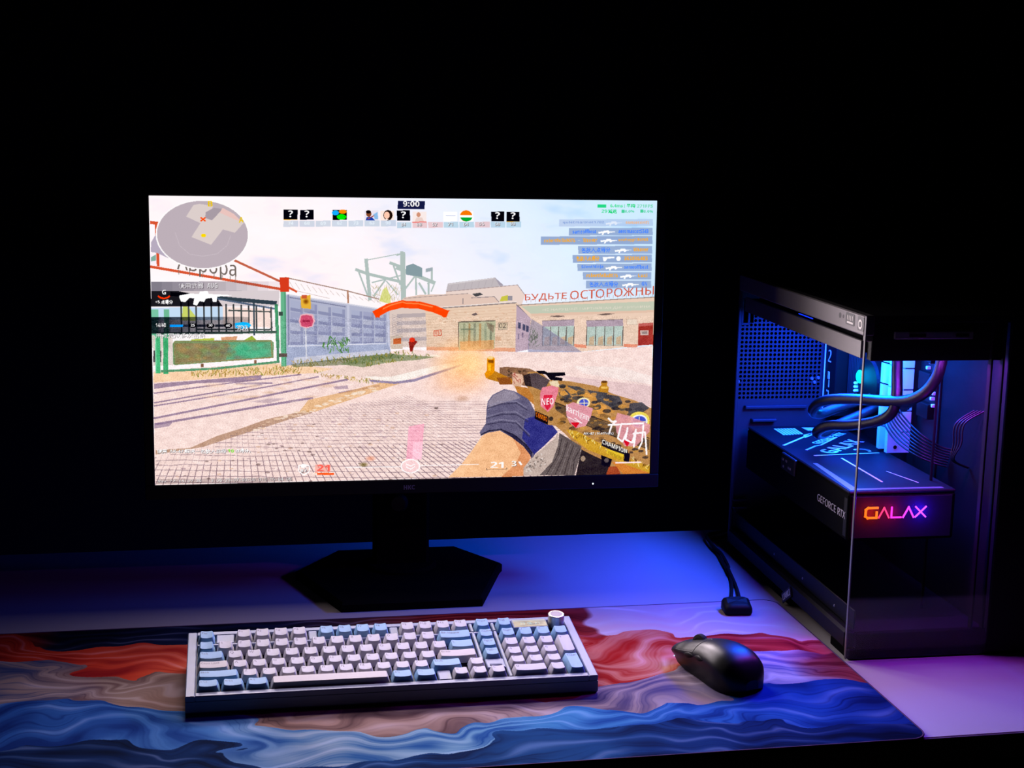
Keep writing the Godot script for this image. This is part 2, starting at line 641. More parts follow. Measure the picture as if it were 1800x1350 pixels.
func span_fill(y: int, x0: int, x1: int, r: int, g: int, b: int, a: float):
	x0 = maxi(x0, 0)
	x1 = mini(x1, SW - 1)
	var at := (y * SW + x0) * 3
	if a >= 0.995:
		for x in range(x0, x1 + 1):
			px[at] = r
			px[at + 1] = g
			px[at + 2] = b
			at += 3
	else:
		var k := int(a * 256.0)
		for x in range(x0, x1 + 1):
			px[at] += ((r - px[at]) * k) >> 8
			px[at + 1] += ((g - px[at + 1]) * k) >> 8
			px[at + 2] += ((b - px[at + 2]) * k) >> 8
			at += 3

func sp(p: Array, col: String, a := 1.0):
	var c := Color(col)
	var r := int(c.r * 255)
	var g := int(c.g * 255)
	var b := int(c.b * 255)
	var n := p.size() / 2
	var y0 := 1e9
	var y1 := -1e9
	for i in n:
		y0 = minf(y0, p[i * 2 + 1])
		y1 = maxf(y1, p[i * 2 + 1])
	for y in range(maxi(int(floor(y0)), 0), mini(int(ceil(y1)), SH - 1) + 1):
		var yc := y + 0.5
		var xs := []
		for i in n:
			var j := (i + 1) % n
			var ya: float = p[i * 2 + 1]
			var yb: float = p[j * 2 + 1]
			if (ya <= yc) != (yb <= yc):
				xs.append(p[i * 2] + (yc - ya) / (yb - ya) * (p[j * 2] - p[i * 2]))
		xs.sort()
		for k in range(0, xs.size() - 1, 2):
			var xa := int(ceil(xs[k] - 0.5))
			var xb := int(ceil(xs[k + 1] - 0.5)) - 1
			if xb >= xa and xa < SW and xb >= 0:
				span_fill(y, xa, xb, r, g, b, a)

func sl(p: Array, w: float, col: String, a := 1.0):
	w = maxf(w, 1.0) * 0.5
	for i in p.size() / 2 - 1:
		var u := Vector2(p[i * 2], p[i * 2 + 1])
		var v := Vector2(p[i * 2 + 2], p[i * 2 + 3])
		if u.distance_to(v) < 0.2:
			continue
		var d := (v - u).normalized() * w
		var s := Vector2(-d.y, d.x)
		u -= d * 0.3
		v += d * 0.3
		sp([u.x + s.x, u.y + s.y, v.x + s.x, v.y + s.y, v.x - s.x, v.y - s.y, u.x - s.x, u.y - s.y], col, a)

func se(cx: float, cy: float, rx: float, ry: float, col: String, a := 1.0):
	var p := []
	var n := 12 if rx < 12 else 40
	for i in n:
		p.append(cx + cos(TAU * i / n) * rx)
		p.append(cy + sin(TAU * i / n) * ry)
	sp(p, col, a)

func sg(cx: float, cy: float, rx: float, ry: float, col: String, a := 1.0):
	var c := Color(col)
	for y in range(maxi(int(cy - ry), 0), mini(int(cy + ry), SH - 1) + 1):
		for x in range(maxi(int(cx - rx), 0), mini(int(cx + rx), SW - 1) + 1):
			var d := Vector2((x - cx) / rx, (y - cy) / ry).length_squared()
			if d < 1.0:
				var k := int((1.0 - d) * (1.0 - d) * a * 256.0)
				var at := (y * SW + x) * 3
				px[at] += ((int(c.r * 255) - px[at]) * k) >> 8
				px[at + 1] += ((int(c.g * 255) - px[at + 1]) * k) >> 8
				px[at + 2] += ((int(c.b * 255) - px[at + 2]) * k) >> 8

# many small marks in a quadrilateral: 0 blades, 1 pebbles, 2 soft patches, 3 bricks
var dice := RandomNumberGenerator.new()
func sscat(n: int, q: Array, mode: int, w: float, h: float, cols: Array, a: float):
	for i in n:
		var u := dice.randf()
		var v := dice.randf()
		var x := lerpf(lerpf(q[0], q[2], u), lerpf(q[6], q[4], u), v)
		var y := lerpf(lerpf(q[1], q[3], u), lerpf(q[7], q[5], u), v)
		var c: String = cols[i % cols.size()]
		var s := dice.randf_range(0.45, 1.0)
		if mode == 0:
			sl([x, y, x + dice.randfn() * h * 0.4, y - h * s], w, c, a)
		elif mode == 1:
			se(x, y, w * s, h * s, c, a)
		elif mode == 2:
			sg(x, y, w * s, h * s, c, a)
		else:
			sp([x, y, x + w * s, y, x + w * s, y + h, x, y + h], c, a)

# lettering: the outlines of the font, stretched between two points of the base line
func stx(text: String, x0: float, y0: float, x1: float, y1: float, h: float, col: String, a: float, k: int):
	if h < 16 and col.begins_with("f") and Color(col).v > 0.9 and Color(col).s < 0.1:
		stx(text, x0 + 1, y0 + 1, x1 + 1, y1 + 1, h, "3a3236", 0.75, k)
	var t := letters(text, 10.0, k, 0.0)
	t.font_size = 48
	t.pixel_size = 1.0
	var arr := t.get_mesh_arrays()
	var v: PackedVector3Array = arr[Mesh.ARRAY_VERTEX]
	var idx: PackedInt32Array = arr[Mesh.ARRAY_INDEX] if arr[Mesh.ARRAY_INDEX] != null else PackedInt32Array(range(v.size()))
	if v.is_empty():
		return
	var lo := v[0]
	var hi := v[0]
	for p in v:
		lo = lo.min(p)
		hi = hi.max(p)
	var base := lo.y
	var s := hi - lo
	for i in range(0, idx.size(), 3):
		var p := []
		for j in 3:
			var c := v[idx[i + j]]
			var u := (c.x - lo.x) / s.x
			p.append(lerpf(x0, x1, u))
			p.append(lerpf(y0, y1, u) - (c.y - base) / s.y * h)
		sp(p, col, a)

# brush-stroke characters on a 10 x 10 grid
const HAN := {
	"使": "2,0,0,4;1,3,1,10;3,2,10,2;4,4,9,4,9,6,4,6,4,4;6,0,6,7,3,10;4,7,10,10", "用": "1,1,1,8,0,10;1,1,9,1,9,10;1,4,9,4;1,6,9,6;5,1,5,10",
	"武": "1,1,7,1;0,3,10,3;7,0,8,7,10,10;2,5,2,9;4,4,4,9;4,6,6,6;1,10,6,9", "器": "1,0,4,0,4,3,1,3,1,0;6,0,9,0,9,3,6,3,6,0;0,5,10,5;5,3,2,7;5,4,9,7;1,7,4,7,4,10,1,10,1,7;6,7,9,7,9,10,6,10,6,7",
	"点": "5,0,5,4;5,2,9,2;2,4,8,4,8,7,2,7,2,4;1,8,0,10;4,8,4,10;6,8,7,10;9,8,10,10", "得": "2,0,0,3;3,3,0,6;2,5,2,10;4,0,9,0,9,4,4,4,4,0;4,2,9,2;3,5,10,5;3,7,10,7;8,5,8,10,6,10;5,8,6,9",
	"分": "4,0,0,5;6,0,10,5;2,5,8,5,7,10,5,9;5,5,1,10", "完": "5,0,5,1;0,3,0,1,10,1,10,3;2,3,8,3;1,5,9,5;4,5,1,10;6,5,6,9,10,9,10,8", "成": "1,2,10,2;1,2,1,7,0,10;1,5,4,5,4,9;6,0,7,6,10,10;9,4,5,9",
	"多": "4,0,1,3;3,1,8,1,1,5;6,4,1,8;5,5,10,5,2,10", "次": "0,1,2,3;0,9,2,6;5,0,3,4;4,2,10,2,9,4;7,3,6,6,3,10;7,5,10,10", "击": "1,2,9,2;0,5,10,5;5,0,5,10;1,7,1,10,9,10,9,7", "杀": "1,0,9,4;9,0,1,4;0,6,10,6;5,4,5,10;3,7,1,10;7,7,9,10",
	"平": "1,1,9,1;2,2,3,4;8,2,7,4;0,6,10,6;5,1,5,10", "均": "0,3,4,3;2,0,2,8;0,9,4,7;6,0,4,4;5,2,10,2,9,10,7,9;6,5,8,6;5,8,8,7", "延": "0,1,3,1,1,4,3,4,0,9;1,7,10,10;9,0,5,2;7,2,7,8;4,4,4,8,10,8;7,5,10,5", "迟": "1,0,2,2;0,4,2,4,2,8,0,9;2,8,10,10;4,1,9,1,9,4,4,4;4,1,3,8;6,4,10,8",
	"名": "4,0,1,4;3,2,8,2,1,7;4,3,5,4;3,6,9,6,9,10,3,10,3,6", "敌": "3,0,1,2;0,3,5,3;2,1,2,6;1,6,4,6,4,10,1,10,1,6;7,0,5,5;6,3,10,3;9,3,5,10;6,5,10,10", "人": "5,0,4,5,0,10;5,3,10,10", "解": "2,0,0,3;2,1,4,1,3,3;1,3,4,3,4,10;1,3,0,10;1,5,4,5;1,7,4,7;5,1,10,1,9,4;7,1,5,4;6,5,10,5;5,7,10,7;8,4,8,10",
	"决": "0,1,2,3;0,9,2,5;4,2,9,2,9,5;3,5,10,5;6,0,6,5,3,10;6,5,10,10", "一": "0,5,10,5", "获": "0,2,10,2;3,0,3,4;7,0,7,4;3,4,1,8,3,8,2,10;3,6,0,9;4,6,10,6;7,4,7,7,4,10;7,7,10,10", "。": "1,7,3,7,3,9,1,9,1,7"}

func scj(text: String, x0: float, y0: float, x1: float, y1: float, h: float, col: String, a: float):
	if Color(col).v > 0.9 and Color(col).s < 0.1:
		scj(text, x0 + 1, y0 + 1, x1 + 1, y1 + 1, h, "3a3236", 0.6)
	var n := text.length()
	for i in n:
		var cw := (x1 - x0) / n
		for line in HAN.get(text[i], "0,0,10,10").split(";"):
			var p := []
			var v: PackedStringArray = line.split(",")
			for j in range(0, v.size(), 2):
				p.append(x0 + cw * i + float(v[j]) * 0.088 * cw)
				p.append(lerpf(y0, y1, float(i) / n) - h + float(v[j + 1]) * 0.1 * h)
			sl(p, 1.5, col, a)

func paint_screen() -> Image:
	px.resize(SW * SH * 3)
	dice.seed = 7
	# sky: pale rose on the left, pale blue on the right, loose cloud
	var na := noise(0.006, 3, 4)
	for y in SH:
		var at := y * SW * 3
		for x in SW:
			var u := float(x) / SW
			var c := 0.0
			if y < 400:
				c = clampf(na.get_noise_2d(x * 0.6, y * 1.5) * 0.8 + 0.15, -0.5, 1.0)
			var blue := clampf(u * 1.5 - 0.35 - float(y) / 900.0, 0.0, 1.0)
			px[at] = clampi(int(254 - blue * 44 - maxf(-c, 0.0) * 60 + maxf(c, 0.0) * 6 * blue), 0, 255)
			px[at + 1] = clampi(int(241 - blue * 10 - maxf(-c, 0.0) * 34 + maxf(c, 0.0) * 6), 0, 255)
			px[at + 2] = clampi(int(243 + blue * 8 - maxf(-c, 0.0) * 4 + maxf(c, 0.0) * 8), 0, 255)
			at += 3
	# steel gantry behind the yard
	sl([528,153,538,256],8.9,"b4c0bd",1)
	sl([618,134,620,257],8.1,"b4c0bd",1)
	sl([502,179,532,190,620,211],7.4,"b4c0bd",1)
	sl([510,186,532,245],4.1,"b4c0bd",1)
	sl([547,246,579,202],4.1,"b4c0bd",1)
	sl([588,162,620,174],7.4,"b4c0bd",1)
	sl([596,166,614,217],4.4,"b4c0bd",1)
	sl([579,208,609,243],3.3,"b4c0bd",1)
	sl([532,155,620,138],2.2,"b4c0bd",1)
	sl([543,212,620,193],3.3,"b4c0bd",1)
	sl([622,136,625,258],8.9,"b4c0bd",1)
	sl([605,144,622,138],2.6,"b4c0bd",1)
	sl([605,174,702,213],9.6,"b4c0bd",1)
	sl([694,175,695,213],5.2,"b4c0bd",1)
	sl([624,232,653,194],4.1,"b4c0bd",1)
	sl([662,213,679,241],5.2,"b4c0bd",1)
	sl([654,198,655,243],4.4,"b4c0bd",1)
	sl([686,213,687,247],5.2,"b4c0bd",1)
	sl([702,213,693,235],3.0,"b4c0bd",1)
	sp([629,170,647,164,670,175,670,198,629,192],"8fa0a5",1)
	sp([679,177,696,173,696,182,679,186],"a5b0b5",1)
	sscat(60,[546,226,616,226,616,263,547,263],0,0.9,15.4,["b5ad8a"],0.7)
	sp([561,259,570,230,579,223,589,245,591,267],"c8cf6a",0.6)
	# warehouse blocks
	sp([731,235,736,214,857,199,881,220,731,237],"c0b9bd",1)
	sl([738,216,853,201],1.9,"d8d2d4",1)
	sp([857,199,881,220,869,220],"a9a2ac",1)
	sp([731,235,916,218,936,244,928,269,731,269],"e4d3cc",1)
	sl([733,235,916,218],1.5,"a89898",1)
	sl([916,218,936,244],1.5,"9a8f95",1)
	sl([742,231,747,218],0.7,"aaa3aa",0.7)
	sl([760,230,764,216],0.7,"aaa3aa",0.7)
	sl([777,228,782,213],0.7,"aaa3aa",0.7)
	sl([795,227,799,211],0.7,"aaa3aa",0.7)
	sl([813,225,817,209],0.7,"aaa3aa",0.7)
	sl([830,224,835,206],0.7,"aaa3aa",0.7)
	sl([848,222,853,204],0.7,"aaa3aa",0.7)
	sp([606,269,625,250,666,243,788,240,811,250,858,249,870,264,678,279,606,284],"dcc6bb",1)
	sl([625,252,731,244,788,240],1.5,"a89a98",1)
	sl([796,251,856,248,868,262],1.5,"8d8588",1)
	sl([775,252,775,267],1.5,"8d8588",1)
	sp([798,241,819,238,827,243,808,248],"57565a",1)
	sp([881,246,903,246,903,258,881,258],"9c98a0",1)
	sp([870,260,875,248,891,244,891,259],"c8c46a",1)
	sp([587,281,620,267,621,376,589,376],"d9c8c2",1)
	sp([606,273,681,269,686,377,606,376],"d9c8c2",1)
	sp([589,347,621,347,621,381,591,381],"cfbfb4",1)
	sp([606,292,682,289,682,299,606,302],"b3a8ab",0.8)
	sp([606,311,682,308,682,318,606,321],"b3a8ab",0.8)
	sp([606,330,682,327,682,337,606,340],"b3a8ab",0.8)
	sp([606,353,682,350,682,360,606,362],"b3a8ab",0.8)
	sl([593,304,620,293],0.7,"9a9298",0.6)
	sl([593,293,620,304],0.7,"9a9298",0.6)
	sl([593,310,620,298],0.7,"9a9298",0.6)
	sl([593,298,620,310],0.7,"9a9298",0.6)
	sl([593,315,620,304],0.7,"9a9298",0.6)
	sl([593,304,620,316],0.7,"9a9298",0.6)
	sl([593,321,620,310],0.7,"9a9298",0.6)
	sl([593,310,620,321],0.7,"9a9298",0.6)
	sl([593,327,620,316],0.7,"9a9298",0.6)
	sl([593,316,620,327],0.7,"9a9298",0.6)
	sl([593,333,620,322],0.7,"9a9298",0.6)
	sl([593,322,621,333],0.7,"9a9298",0.6)
	sl([593,339,620,328],0.7,"9a9298",0.6)
	sl([593,328,621,339],0.7,"9a9298",0.6)
	sl([593,345,621,334],0.7,"9a9298",0.6)
	sl([593,334,621,345],0.7,"9a9298",0.6)
	sl([593,351,621,340],0.7,"9a9298",0.6)
	sl([593,340,621,351],0.7,"9a9298",0.6)
	sp([597,355,617,353,617,368,597,369],"b4643f",0.9)
	# brick gatehouse
	sp([678,280,913,264,926,273,914,378,913,391,682,385,682,347],"e2cbb9",1)
	sl([680,286,913,273],0.6,"c8ac98",0.6)
	sl([680,293,913,281],0.6,"c8ac98",0.6)
	sl([680,300,913,289],0.6,"c8ac98",0.6)
	sl([680,307,913,296],0.6,"c8ac98",0.6)
	sl([680,314,913,304],0.6,"c8ac98",0.6)
	sl([680,321,913,312],0.6,"c8ac98",0.6)
	sl([680,327,913,319],0.6,"c8ac98",0.6)
	sl([680,334,914,327],0.6,"c8ac98",0.6)
	sl([680,341,914,335],0.6,"c8ac98",0.6)
	sl([680,348,914,342],0.6,"c8ac98",0.6)
	sl([680,355,914,350],0.6,"c8ac98",0.6)
	sl([680,362,914,358],0.6,"c8ac98",0.6)
	sl([680,369,914,366],0.6,"c8ac98",0.6)
	sl([680,375,914,373],0.6,"c8ac98",0.6)
	sscat(140,[684,286,905,273,907,375,684,375],3,7.4,2.7,["cdb09a","efdccd","d8b8a4"],0.6)
	sp([682,376,912,381,913,391,682,385],"d9a085",0.8)
	sl([676,280,914,264],2.6,"8f8484",1)
	sl([676,278,914,261],1.9,"efe4df",1)
	sp([914,269,952,303,950,346,948,385,913,392,913,350],"bcaab6",1)
	sl([914,269,954,304],2.2,"7d7480",1)
	sp([764,313,860,310,858,378,858,383,765,385,766,348],"b9b8a0",1)
	sl([764,377,764,313,860,310],2.6,"6f675f",1)
	sp([776,317,781,317,781,377,776,377],"9a9c86",0.75)
	sp([790,317,795,317,795,377,789,377],"a88a68",0.75)
	sp([803,317,809,317,809,377,803,377],"8f9080",0.75)
	sp([817,317,823,317,823,377,817,377],"b08e6a",0.75)
	sp([831,317,837,317,837,378,831,377],"9aa08c",0.75)
	sp([845,317,851,317,851,378,845,378],"7f8272",0.75)
	sp([770,330,805,330,805,333,770,333],"7c8474",0.8)
	sp([835,313,857,323,855,342,842,331],"8c7f70",0.8)
	sp([768,363,856,360,856,383,769,384],"dca070",0.6)
	sp([867,316,891,315,890,332,868,334],"cdbda9",1)
	sl([867,316,891,315,890,332,868,334,867,316],1.1,"8e7f78",1)
	stx("02",869,329,887,329,12,"6f6660",1,0)
	sl([701,335,719,333,720,347,701,348,701,335],1.9,"c46a58",1)
	stx("B",705,345,715,345,9,"c46a58",1,0)
	sp([797,294,808,289,814,294,804,297],"6c6062",0.9)
	sp([860,352,875,352,875,362,860,361],"cfae98",0.8)
	sp([919,314,926,316,926,331,919,330],"5a5a70",1)
	sp([931,318,938,321,938,336,931,335],"5a5a70",1)
	sp([940,322,947,324,947,340,940,339],"5a5a70",1)
	sp([919,344,922,344,922,358,919,358],"7a7084",0.8)
	sp([929,341,933,341,933,354,930,354],"7a7084",0.8)
	# long shed on the right
	sp([919,271,1280,251,1284,380,1280,374,1089,392,948,385,949,349,952,304],"e4cdbd",1)
	sp([926,273,1281,261,1281,284,952,292],"c3c8b8",1)
	sl([918,270,1280,250],2.2,"9f8f88",1)
	stx("НЕ НАРУШАЙ ПАРТИЙНАЯ ДИСЦИПЛИНА",983,287,1271,279,9,"e6dccf",0.8,0)
	sp([952,292,1279,284,1280,290,954,299],"d9bfae",0.8)
	sp([982,311,1067,308,1067,324,983,326],"b1a2ad",1)
	sl([982,311,1067,308],1.5,"85787c",1)
	sp([984,326,1067,324,1066,375,983,373],"b9c6c0",1)
	sl([984,326,984,374],2.6,"77706c",1)
	sl([1005,326,1004,374],2.6,"77706c",1)
	sl([1026,326,1025,374],2.6,"77706c",1)
	sl([1047,326,1046,374],2.6,"77706c",1)
	sl([1067,326,1067,374],2.6,"77706c",1)
	sp([989,354,1002,351,1002,373,988,373],"cf9c78",0.5)
	sp([1010,354,1023,351,1023,373,1009,373],"cf9c78",0.5)
	sp([1030,355,1044,351,1043,373,1030,373],"cf9c78",0.5)
	sp([1051,355,1065,351,1064,373,1051,373],"cf9c78",0.5)
	sp([985,373,1068,374,1069,377,985,376,985,349],"b9b4a8",1)
	sl([983,349,984,377],2.2,"77706c",1)
	sl([1004,349,1004,377],2.2,"77706c",1)
	sl([1025,349,1025,377],2.2,"77706c",1)
	sl([1045,349,1046,377],2.2,"77706c",1)
	sl([1066,349,1067,377],2.2,"77706c",1)
	sp([1099,311,1197,308,1198,325,1100,327],"b1a2ad",1)
	sl([1099,311,1197,308],1.5,"85787c",1)
	sp([1101,327,1198,325,1197,376,1100,374],"b9c6c0",1)
	sl([1101,326,1101,374],2.6,"77706c",1)
	sl([1125,326,1125,375],2.6,"77706c",1)
	sl([1149,326,1149,375],2.6,"77706c",1)
	sl([1173,326,1173,375],2.6,"77706c",1)
	sl([1198,326,1197,375],2.6,"77706c",1)
	sp([1108,355,1121,351,1121,374,1107,374],"cf9c78",0.5)
	sp([1132,355,1145,351,1145,374,1131,374],"cf9c78",0.5)
	sp([1156,355,1169,351,1169,374,1155,374],"cf9c78",0.5)
	sp([1180,355,1193,351,1193,374,1180,374],"cf9c78",0.5)
	sp([1102,374,1199,375,1199,378,1102,377,1102,349],"b9b4a8",1)
	sl([1100,349,1101,377],2.2,"77706c",1)
	sl([1124,349,1125,378],2.2,"77706c",1)
	sl([1148,350,1149,378],2.2,"77706c",1)
	sl([1172,350,1173,378],2.2,"77706c",1)
	sl([1197,350,1197,378],2.2,"77706c",1)
	sp([999,299,1023,297,1045,299,1023,302],"7a6a66",1)
	sp([1125,296,1150,292,1177,293,1151,297],"7a6a66",1)
	sp([1207,308,1236,308,1236,322,1208,322],"e6d6c8",1)
	sl([1207,308,1235,307,1236,322,1208,323,1207,308],1.1,"bfa79a",1)
	sp([1239,319,1279,317,1280,380,1279,375,1239,377,1239,350],"9d4a42",1)
	sp([1244,337,1267,337,1267,350,1245,350],"c9b3ad",1)
	sp([1249,340,1263,340,1263,347,1249,347],"9b8a88",1)
	sp([1239,319,1279,317,1279,324,1239,327],"b7706a",1)
	sp([1068,372,1100,374,1101,383,1069,380],"d48a72",0.8)
	sp([1201,373,1238,374,1238,383,1201,381],"d48a72",0.8)
	sp([954,306,976,319,1069,379,1089,393,946,392,947,349],"8f8aa3",0.62)
	sscat(40,[947,335,971,335,971,378,948,377],0,1.1,10.8,["5d6a5a"],0.7)
	stx("БУДЬТЕ",936,262,1046,258,20,"bf5b45",0.9,0)
	stx("ОСТОРОЖНЫ",1055,256,1278,243,22,"bf5b45",0.9,0)
	sl([940,264,941,256],1.1,"a08078",0.7)
	sl([951,263,952,255],1.1,"a08078",0.7)
	sl([963,262,964,255],1.1,"a08078",0.7)
	sl([974,262,975,254],1.1,"a08078",0.7)
	sl([985,261,986,254],1.1,"a08078",0.7)
	sl([997,261,998,253],1.1,"a08078",0.7)
	sl([1008,260,1009,253],1.1,"a08078",0.7)
	sl([1020,260,1021,252],1.1,"a08078",0.7)
	sl([1031,259,1032,251],1.1,"a08078",0.7)
	sl([1043,259,1044,251],1.1,"a08078",0.7)
	sl([1054,258,1055,250],1.1,"a08078",0.7)
	sl([1065,258,1066,250],1.1,"a08078",0.7)
	sl([1077,257,1078,249],1.1,"a08078",0.7)
	sl([1088,256,1089,249],1.1,"a08078",0.7)
	sl([1100,256,1101,248],1.1,"a08078",0.7)
	sl([1112,255,1113,248],1.1,"a08078",0.7)
	sl([1123,255,1124,247],1.1,"a08078",0.7)
	sl([1135,254,1136,246],1.1,"a08078",0.7)
	sl([1146,254,1147,246],1.1,"a08078",0.7)
	sl([1158,253,1159,245],1.1,"a08078",0.7)
	sl([1169,253,1170,245],1.1,"a08078",0.7)
	sl([1181,252,1182,244],1.1,"a08078",0.7)
	sl([1193,251,1194,244],1.1,"a08078",0.7)
	sl([1204,251,1205,243],1.1,"a08078",0.7)
	sl([1216,250,1217,243],1.1,"a08078",0.7)
	sl([1228,250,1229,242],1.1,"a08078",0.7)
	sl([1239,249,1240,241],1.1,"a08078",0.7)
	sl([1251,249,1252,241],1.1,"a08078",0.7)
	sl([1263,248,1264,240],1.1,"a08078",0.7)
	sl([1275,248,1276,240],1.1,"a08078",0.7)
	# yard ground
	sp([1,460,2,431,314,412,328,423,621,383,682,385,913,392,1089,393,1279,378,1285,726,608,719,0,719],"f0dbd6",1)
	sp([493,400,775,390,954,397,1277,405,1279,481,955,430,767,425,569,442],"efdcd6",0.9)
	sp([1,460,2,435,293,415,510,436,292,445,115,454],"f0d2b4",0.9)
	sp([1066,429,1194,434,1279,459,1279,481,1094,449],"efe2de",0.8)
	sl([1110,443,1127,463],0.6,"d0bcbc",0.7)
	sl([1120,445,1136,465],0.6,"d0bcbc",0.7)
	sl([1129,447,1146,467],0.6,"d0bcbc",0.7)
	sl([1139,450,1156,468],0.6,"d0bcbc",0.7)
	sl([1149,452,1165,470],0.6,"d0bcbc",0.7)
	sl([1159,454,1175,472],0.6,"d0bcbc",0.7)
	sl([1168,456,1185,473],0.6,"d0bcbc",0.7)
	sl([1178,458,1195,475],0.6,"d0bcbc",0.7)
	sl([1188,460,1205,477],0.6,"d0bcbc",0.7)
	sl([1198,462,1214,478],0.6,"d0bcbc",0.7)
	sl([1207,464,1224,480],0.6,"d0bcbc",0.7)
	sl([1217,466,1234,482],0.6,"d0bcbc",0.7)
	sl([1227,468,1244,483],0.6,"d0bcbc",0.7)
	sl([1237,470,1254,485],0.6,"d0bcbc",0.7)
	sl([1247,472,1263,487],0.6,"d0bcbc",0.7)
	sl([1257,474,1273,489],0.6,"d0bcbc",0.7)
	sp([1034,454,1279,485,1281,541,1115,499],"d3b9ba",0.6)
	# concrete panel fence
	sp([324,240,587,282,589,376,591,394,328,421,323,346],"b3b6c8",1)
	sl([324,241,587,283],3.3,"d3d3dd",1)
	sp([339,255,370,261,370,288,339,282],"aeb2c6",1)
	sp([339,274,370,280,370,288,339,282],"8b8ea8",0.8)
	sp([364,262,370,262,370,288,364,288],"9497b0",0.8)
	sp([339,285,370,289,370,315,338,311],"a6a9bf",1)
	sp([338,303,370,307,370,315,338,311],"8b8ea8",0.8)
	sp([364,289,370,289,370,315,364,315],"9497b0",0.8)
	sp([338,314,370,316,370,343,338,340],"b6b8c8",1)
	sp([338,332,370,335,370,343,338,340],"8b8ea8",0.8)
	sp([364,317,370,317,370,343,364,343],"9497b0",0.8)
	sp([338,343,370,344,370,370,338,369],"aeb2c6",1)
	sp([338,361,370,362,370,370,338,369],"8b8ea8",0.8)
	sp([364,344,370,344,370,370,363,370],"9497b0",0.8)
	sp([373,261,405,267,405,292,373,286],"a6a9bf",1)
	sp([373,278,405,284,405,292,373,286],"8b8ea8",0.8)
	sp([399,268,405,268,405,292,399,292],"9497b0",0.8)
	sp([373,289,405,293,405,318,373,314],"b6b8c8",1)
	sp([373,306,405,310,405,318,373,314],"8b8ea8",0.8)
	sp([399,294,405,294,405,318,398,318],"9497b0",0.8)
	sp([373,317,405,319,405,344,373,342],"aeb2c6",1)
	sp([373,334,405,336,405,344,373,342],"8b8ea8",0.8)
	sp([398,320,405,320,405,344,398,344],"9497b0",0.8)
	sp([373,345,405,345,405,370,373,369],"a6a9bf",1)
	sp([373,361,405,362,405,370,373,369],"8b8ea8",0.8)
	sp([398,346,405,346,405,370,398,370],"9497b0",0.8)
	sp([408,267,440,273,440,297,408,291],"b6b8c8",1)
	sp([408,283,440,289,440,297,408,291],"8b8ea8",0.8)
	sp([433,274,440,274,440,297,433,297],"9497b0",0.8)
	sp([408,294,440,298,440,321,408,317],"aeb2c6",1)
	sp([408,309,440,313,440,321,408,317],"8b8ea8",0.8)
	sp([433,298,440,299,440,321,433,321],"9497b0",0.8)
	sp([408,320,440,322,440,346,408,343],"a6a9bf",1)
	sp([408,335,440,338,440,346,408,343],"8b8ea8",0.8)
	sp([433,323,440,323,440,346,433,346],"9497b0",0.8)
	sp([408,346,440,347,440,371,408,370],"b6b8c8",1)
	sp([408,362,440,362,440,371,408,370],"8b8ea8",0.8)
	sp([433,348,440,348,440,371,433,371],"9497b0",0.8)
	sp([443,273,475,279,475,301,443,295],"aeb2c6",1)
	sp([443,287,475,293,475,301,443,295],"8b8ea8",0.8)
	sp([468,280,475,280,475,301,468,301],"9497b0",0.8)
	sp([443,298,475,302,475,324,443,320],"a6a9bf",1)
	sp([443,312,475,316,475,324,443,320],"8b8ea8",0.8)
	sp([468,303,475,303,475,324,468,324],"9497b0",0.8)
	sp([443,323,475,325,475,347,443,345],"b6b8c8",1)
	sp([443,337,475,339,475,347,443,345],"8b8ea8",0.8)
	sp([468,326,475,326,475,347,468,347],"9497b0",0.8)
	sp([443,348,475,349,475,371,443,370],"aeb2c6",1)
	sp([443,362,475,363,475,371,443,370],"8b8ea8",0.8)
	sp([468,349,475,349,475,371,468,371],"9497b0",0.8)
	sp([491,281,518,285,518,305,491,301],"aeb2c6",1)
	sp([491,293,518,297,518,305,491,301],"8b8ea8",0.8)
	sp([512,285,518,285,518,305,512,305],"9497b0",0.8)
	sp([491,304,518,307,518,327,491,324],"a6a9bf",1)
	sp([491,316,518,318,518,327,491,324],"8b8ea8",0.8)
	sp([512,307,518,307,518,327,512,327],"9497b0",0.8)
	sp([491,327,518,328,518,348,491,347],"b6b8c8",1)
	sp([491,339,518,340,518,348,491,347],"8b8ea8",0.8)
	sp([512,329,518,329,518,348,512,348],"9497b0",0.8)
	sp([491,350,518,350,518,370,491,370],"aeb2c6",1)
	sp([491,362,518,362,518,370,491,370],"8b8ea8",0.8)
	sp([512,351,518,351,518,370,512,370],"9497b0",0.8)
	sp([521,285,548,288,548,308,521,304],"a6a9bf",1)
	sp([521,296,548,299,548,308,521,304],"8b8ea8",0.8)
	sp([542,289,548,289,548,308,542,308],"9497b0",0.8)
	sp([521,307,548,309,548,329,521,326],"b6b8c8",1)
	sp([521,318,548,320,548,329,521,326],"8b8ea8",0.8)
	sp([542,310,548,310,548,329,542,329],"9497b0",0.8)
	sp([521,329,548,330,548,350,521,348],"aeb2c6",1)
	sp([521,340,548,341,548,350,521,348],"8b8ea8",0.8)
	sp([542,331,548,331,548,350,542,350],"9497b0",0.8)
	sp([521,351,548,351,548,371,521,370],"a6a9bf",1)
	sp([521,362,548,362,548,371,521,370],"8b8ea8",0.8)
	sp([542,352,548,352,548,371,542,371],"9497b0",0.8)
	sp([551,288,578,292,578,310,551,307],"b6b8c8",1)
	sp([551,299,578,302,578,310,551,307],"8b8ea8",0.8)
	sp([572,293,578,293,578,310,572,310],"9497b0",0.8)
	sp([551,310,578,312,578,331,551,328],"aeb2c6",1)
	sp([551,320,578,322,578,331,551,328],"8b8ea8",0.8)
	sp([572,313,578,313,578,331,572,330],"9497b0",0.8)
	sp([551,331,578,332,578,351,551,349],"a6a9bf",1)
	sp([551,341,578,342,578,351,551,349],"8b8ea8",0.8)
	sp([572,333,578,333,578,351,572,351],"9497b0",0.8)
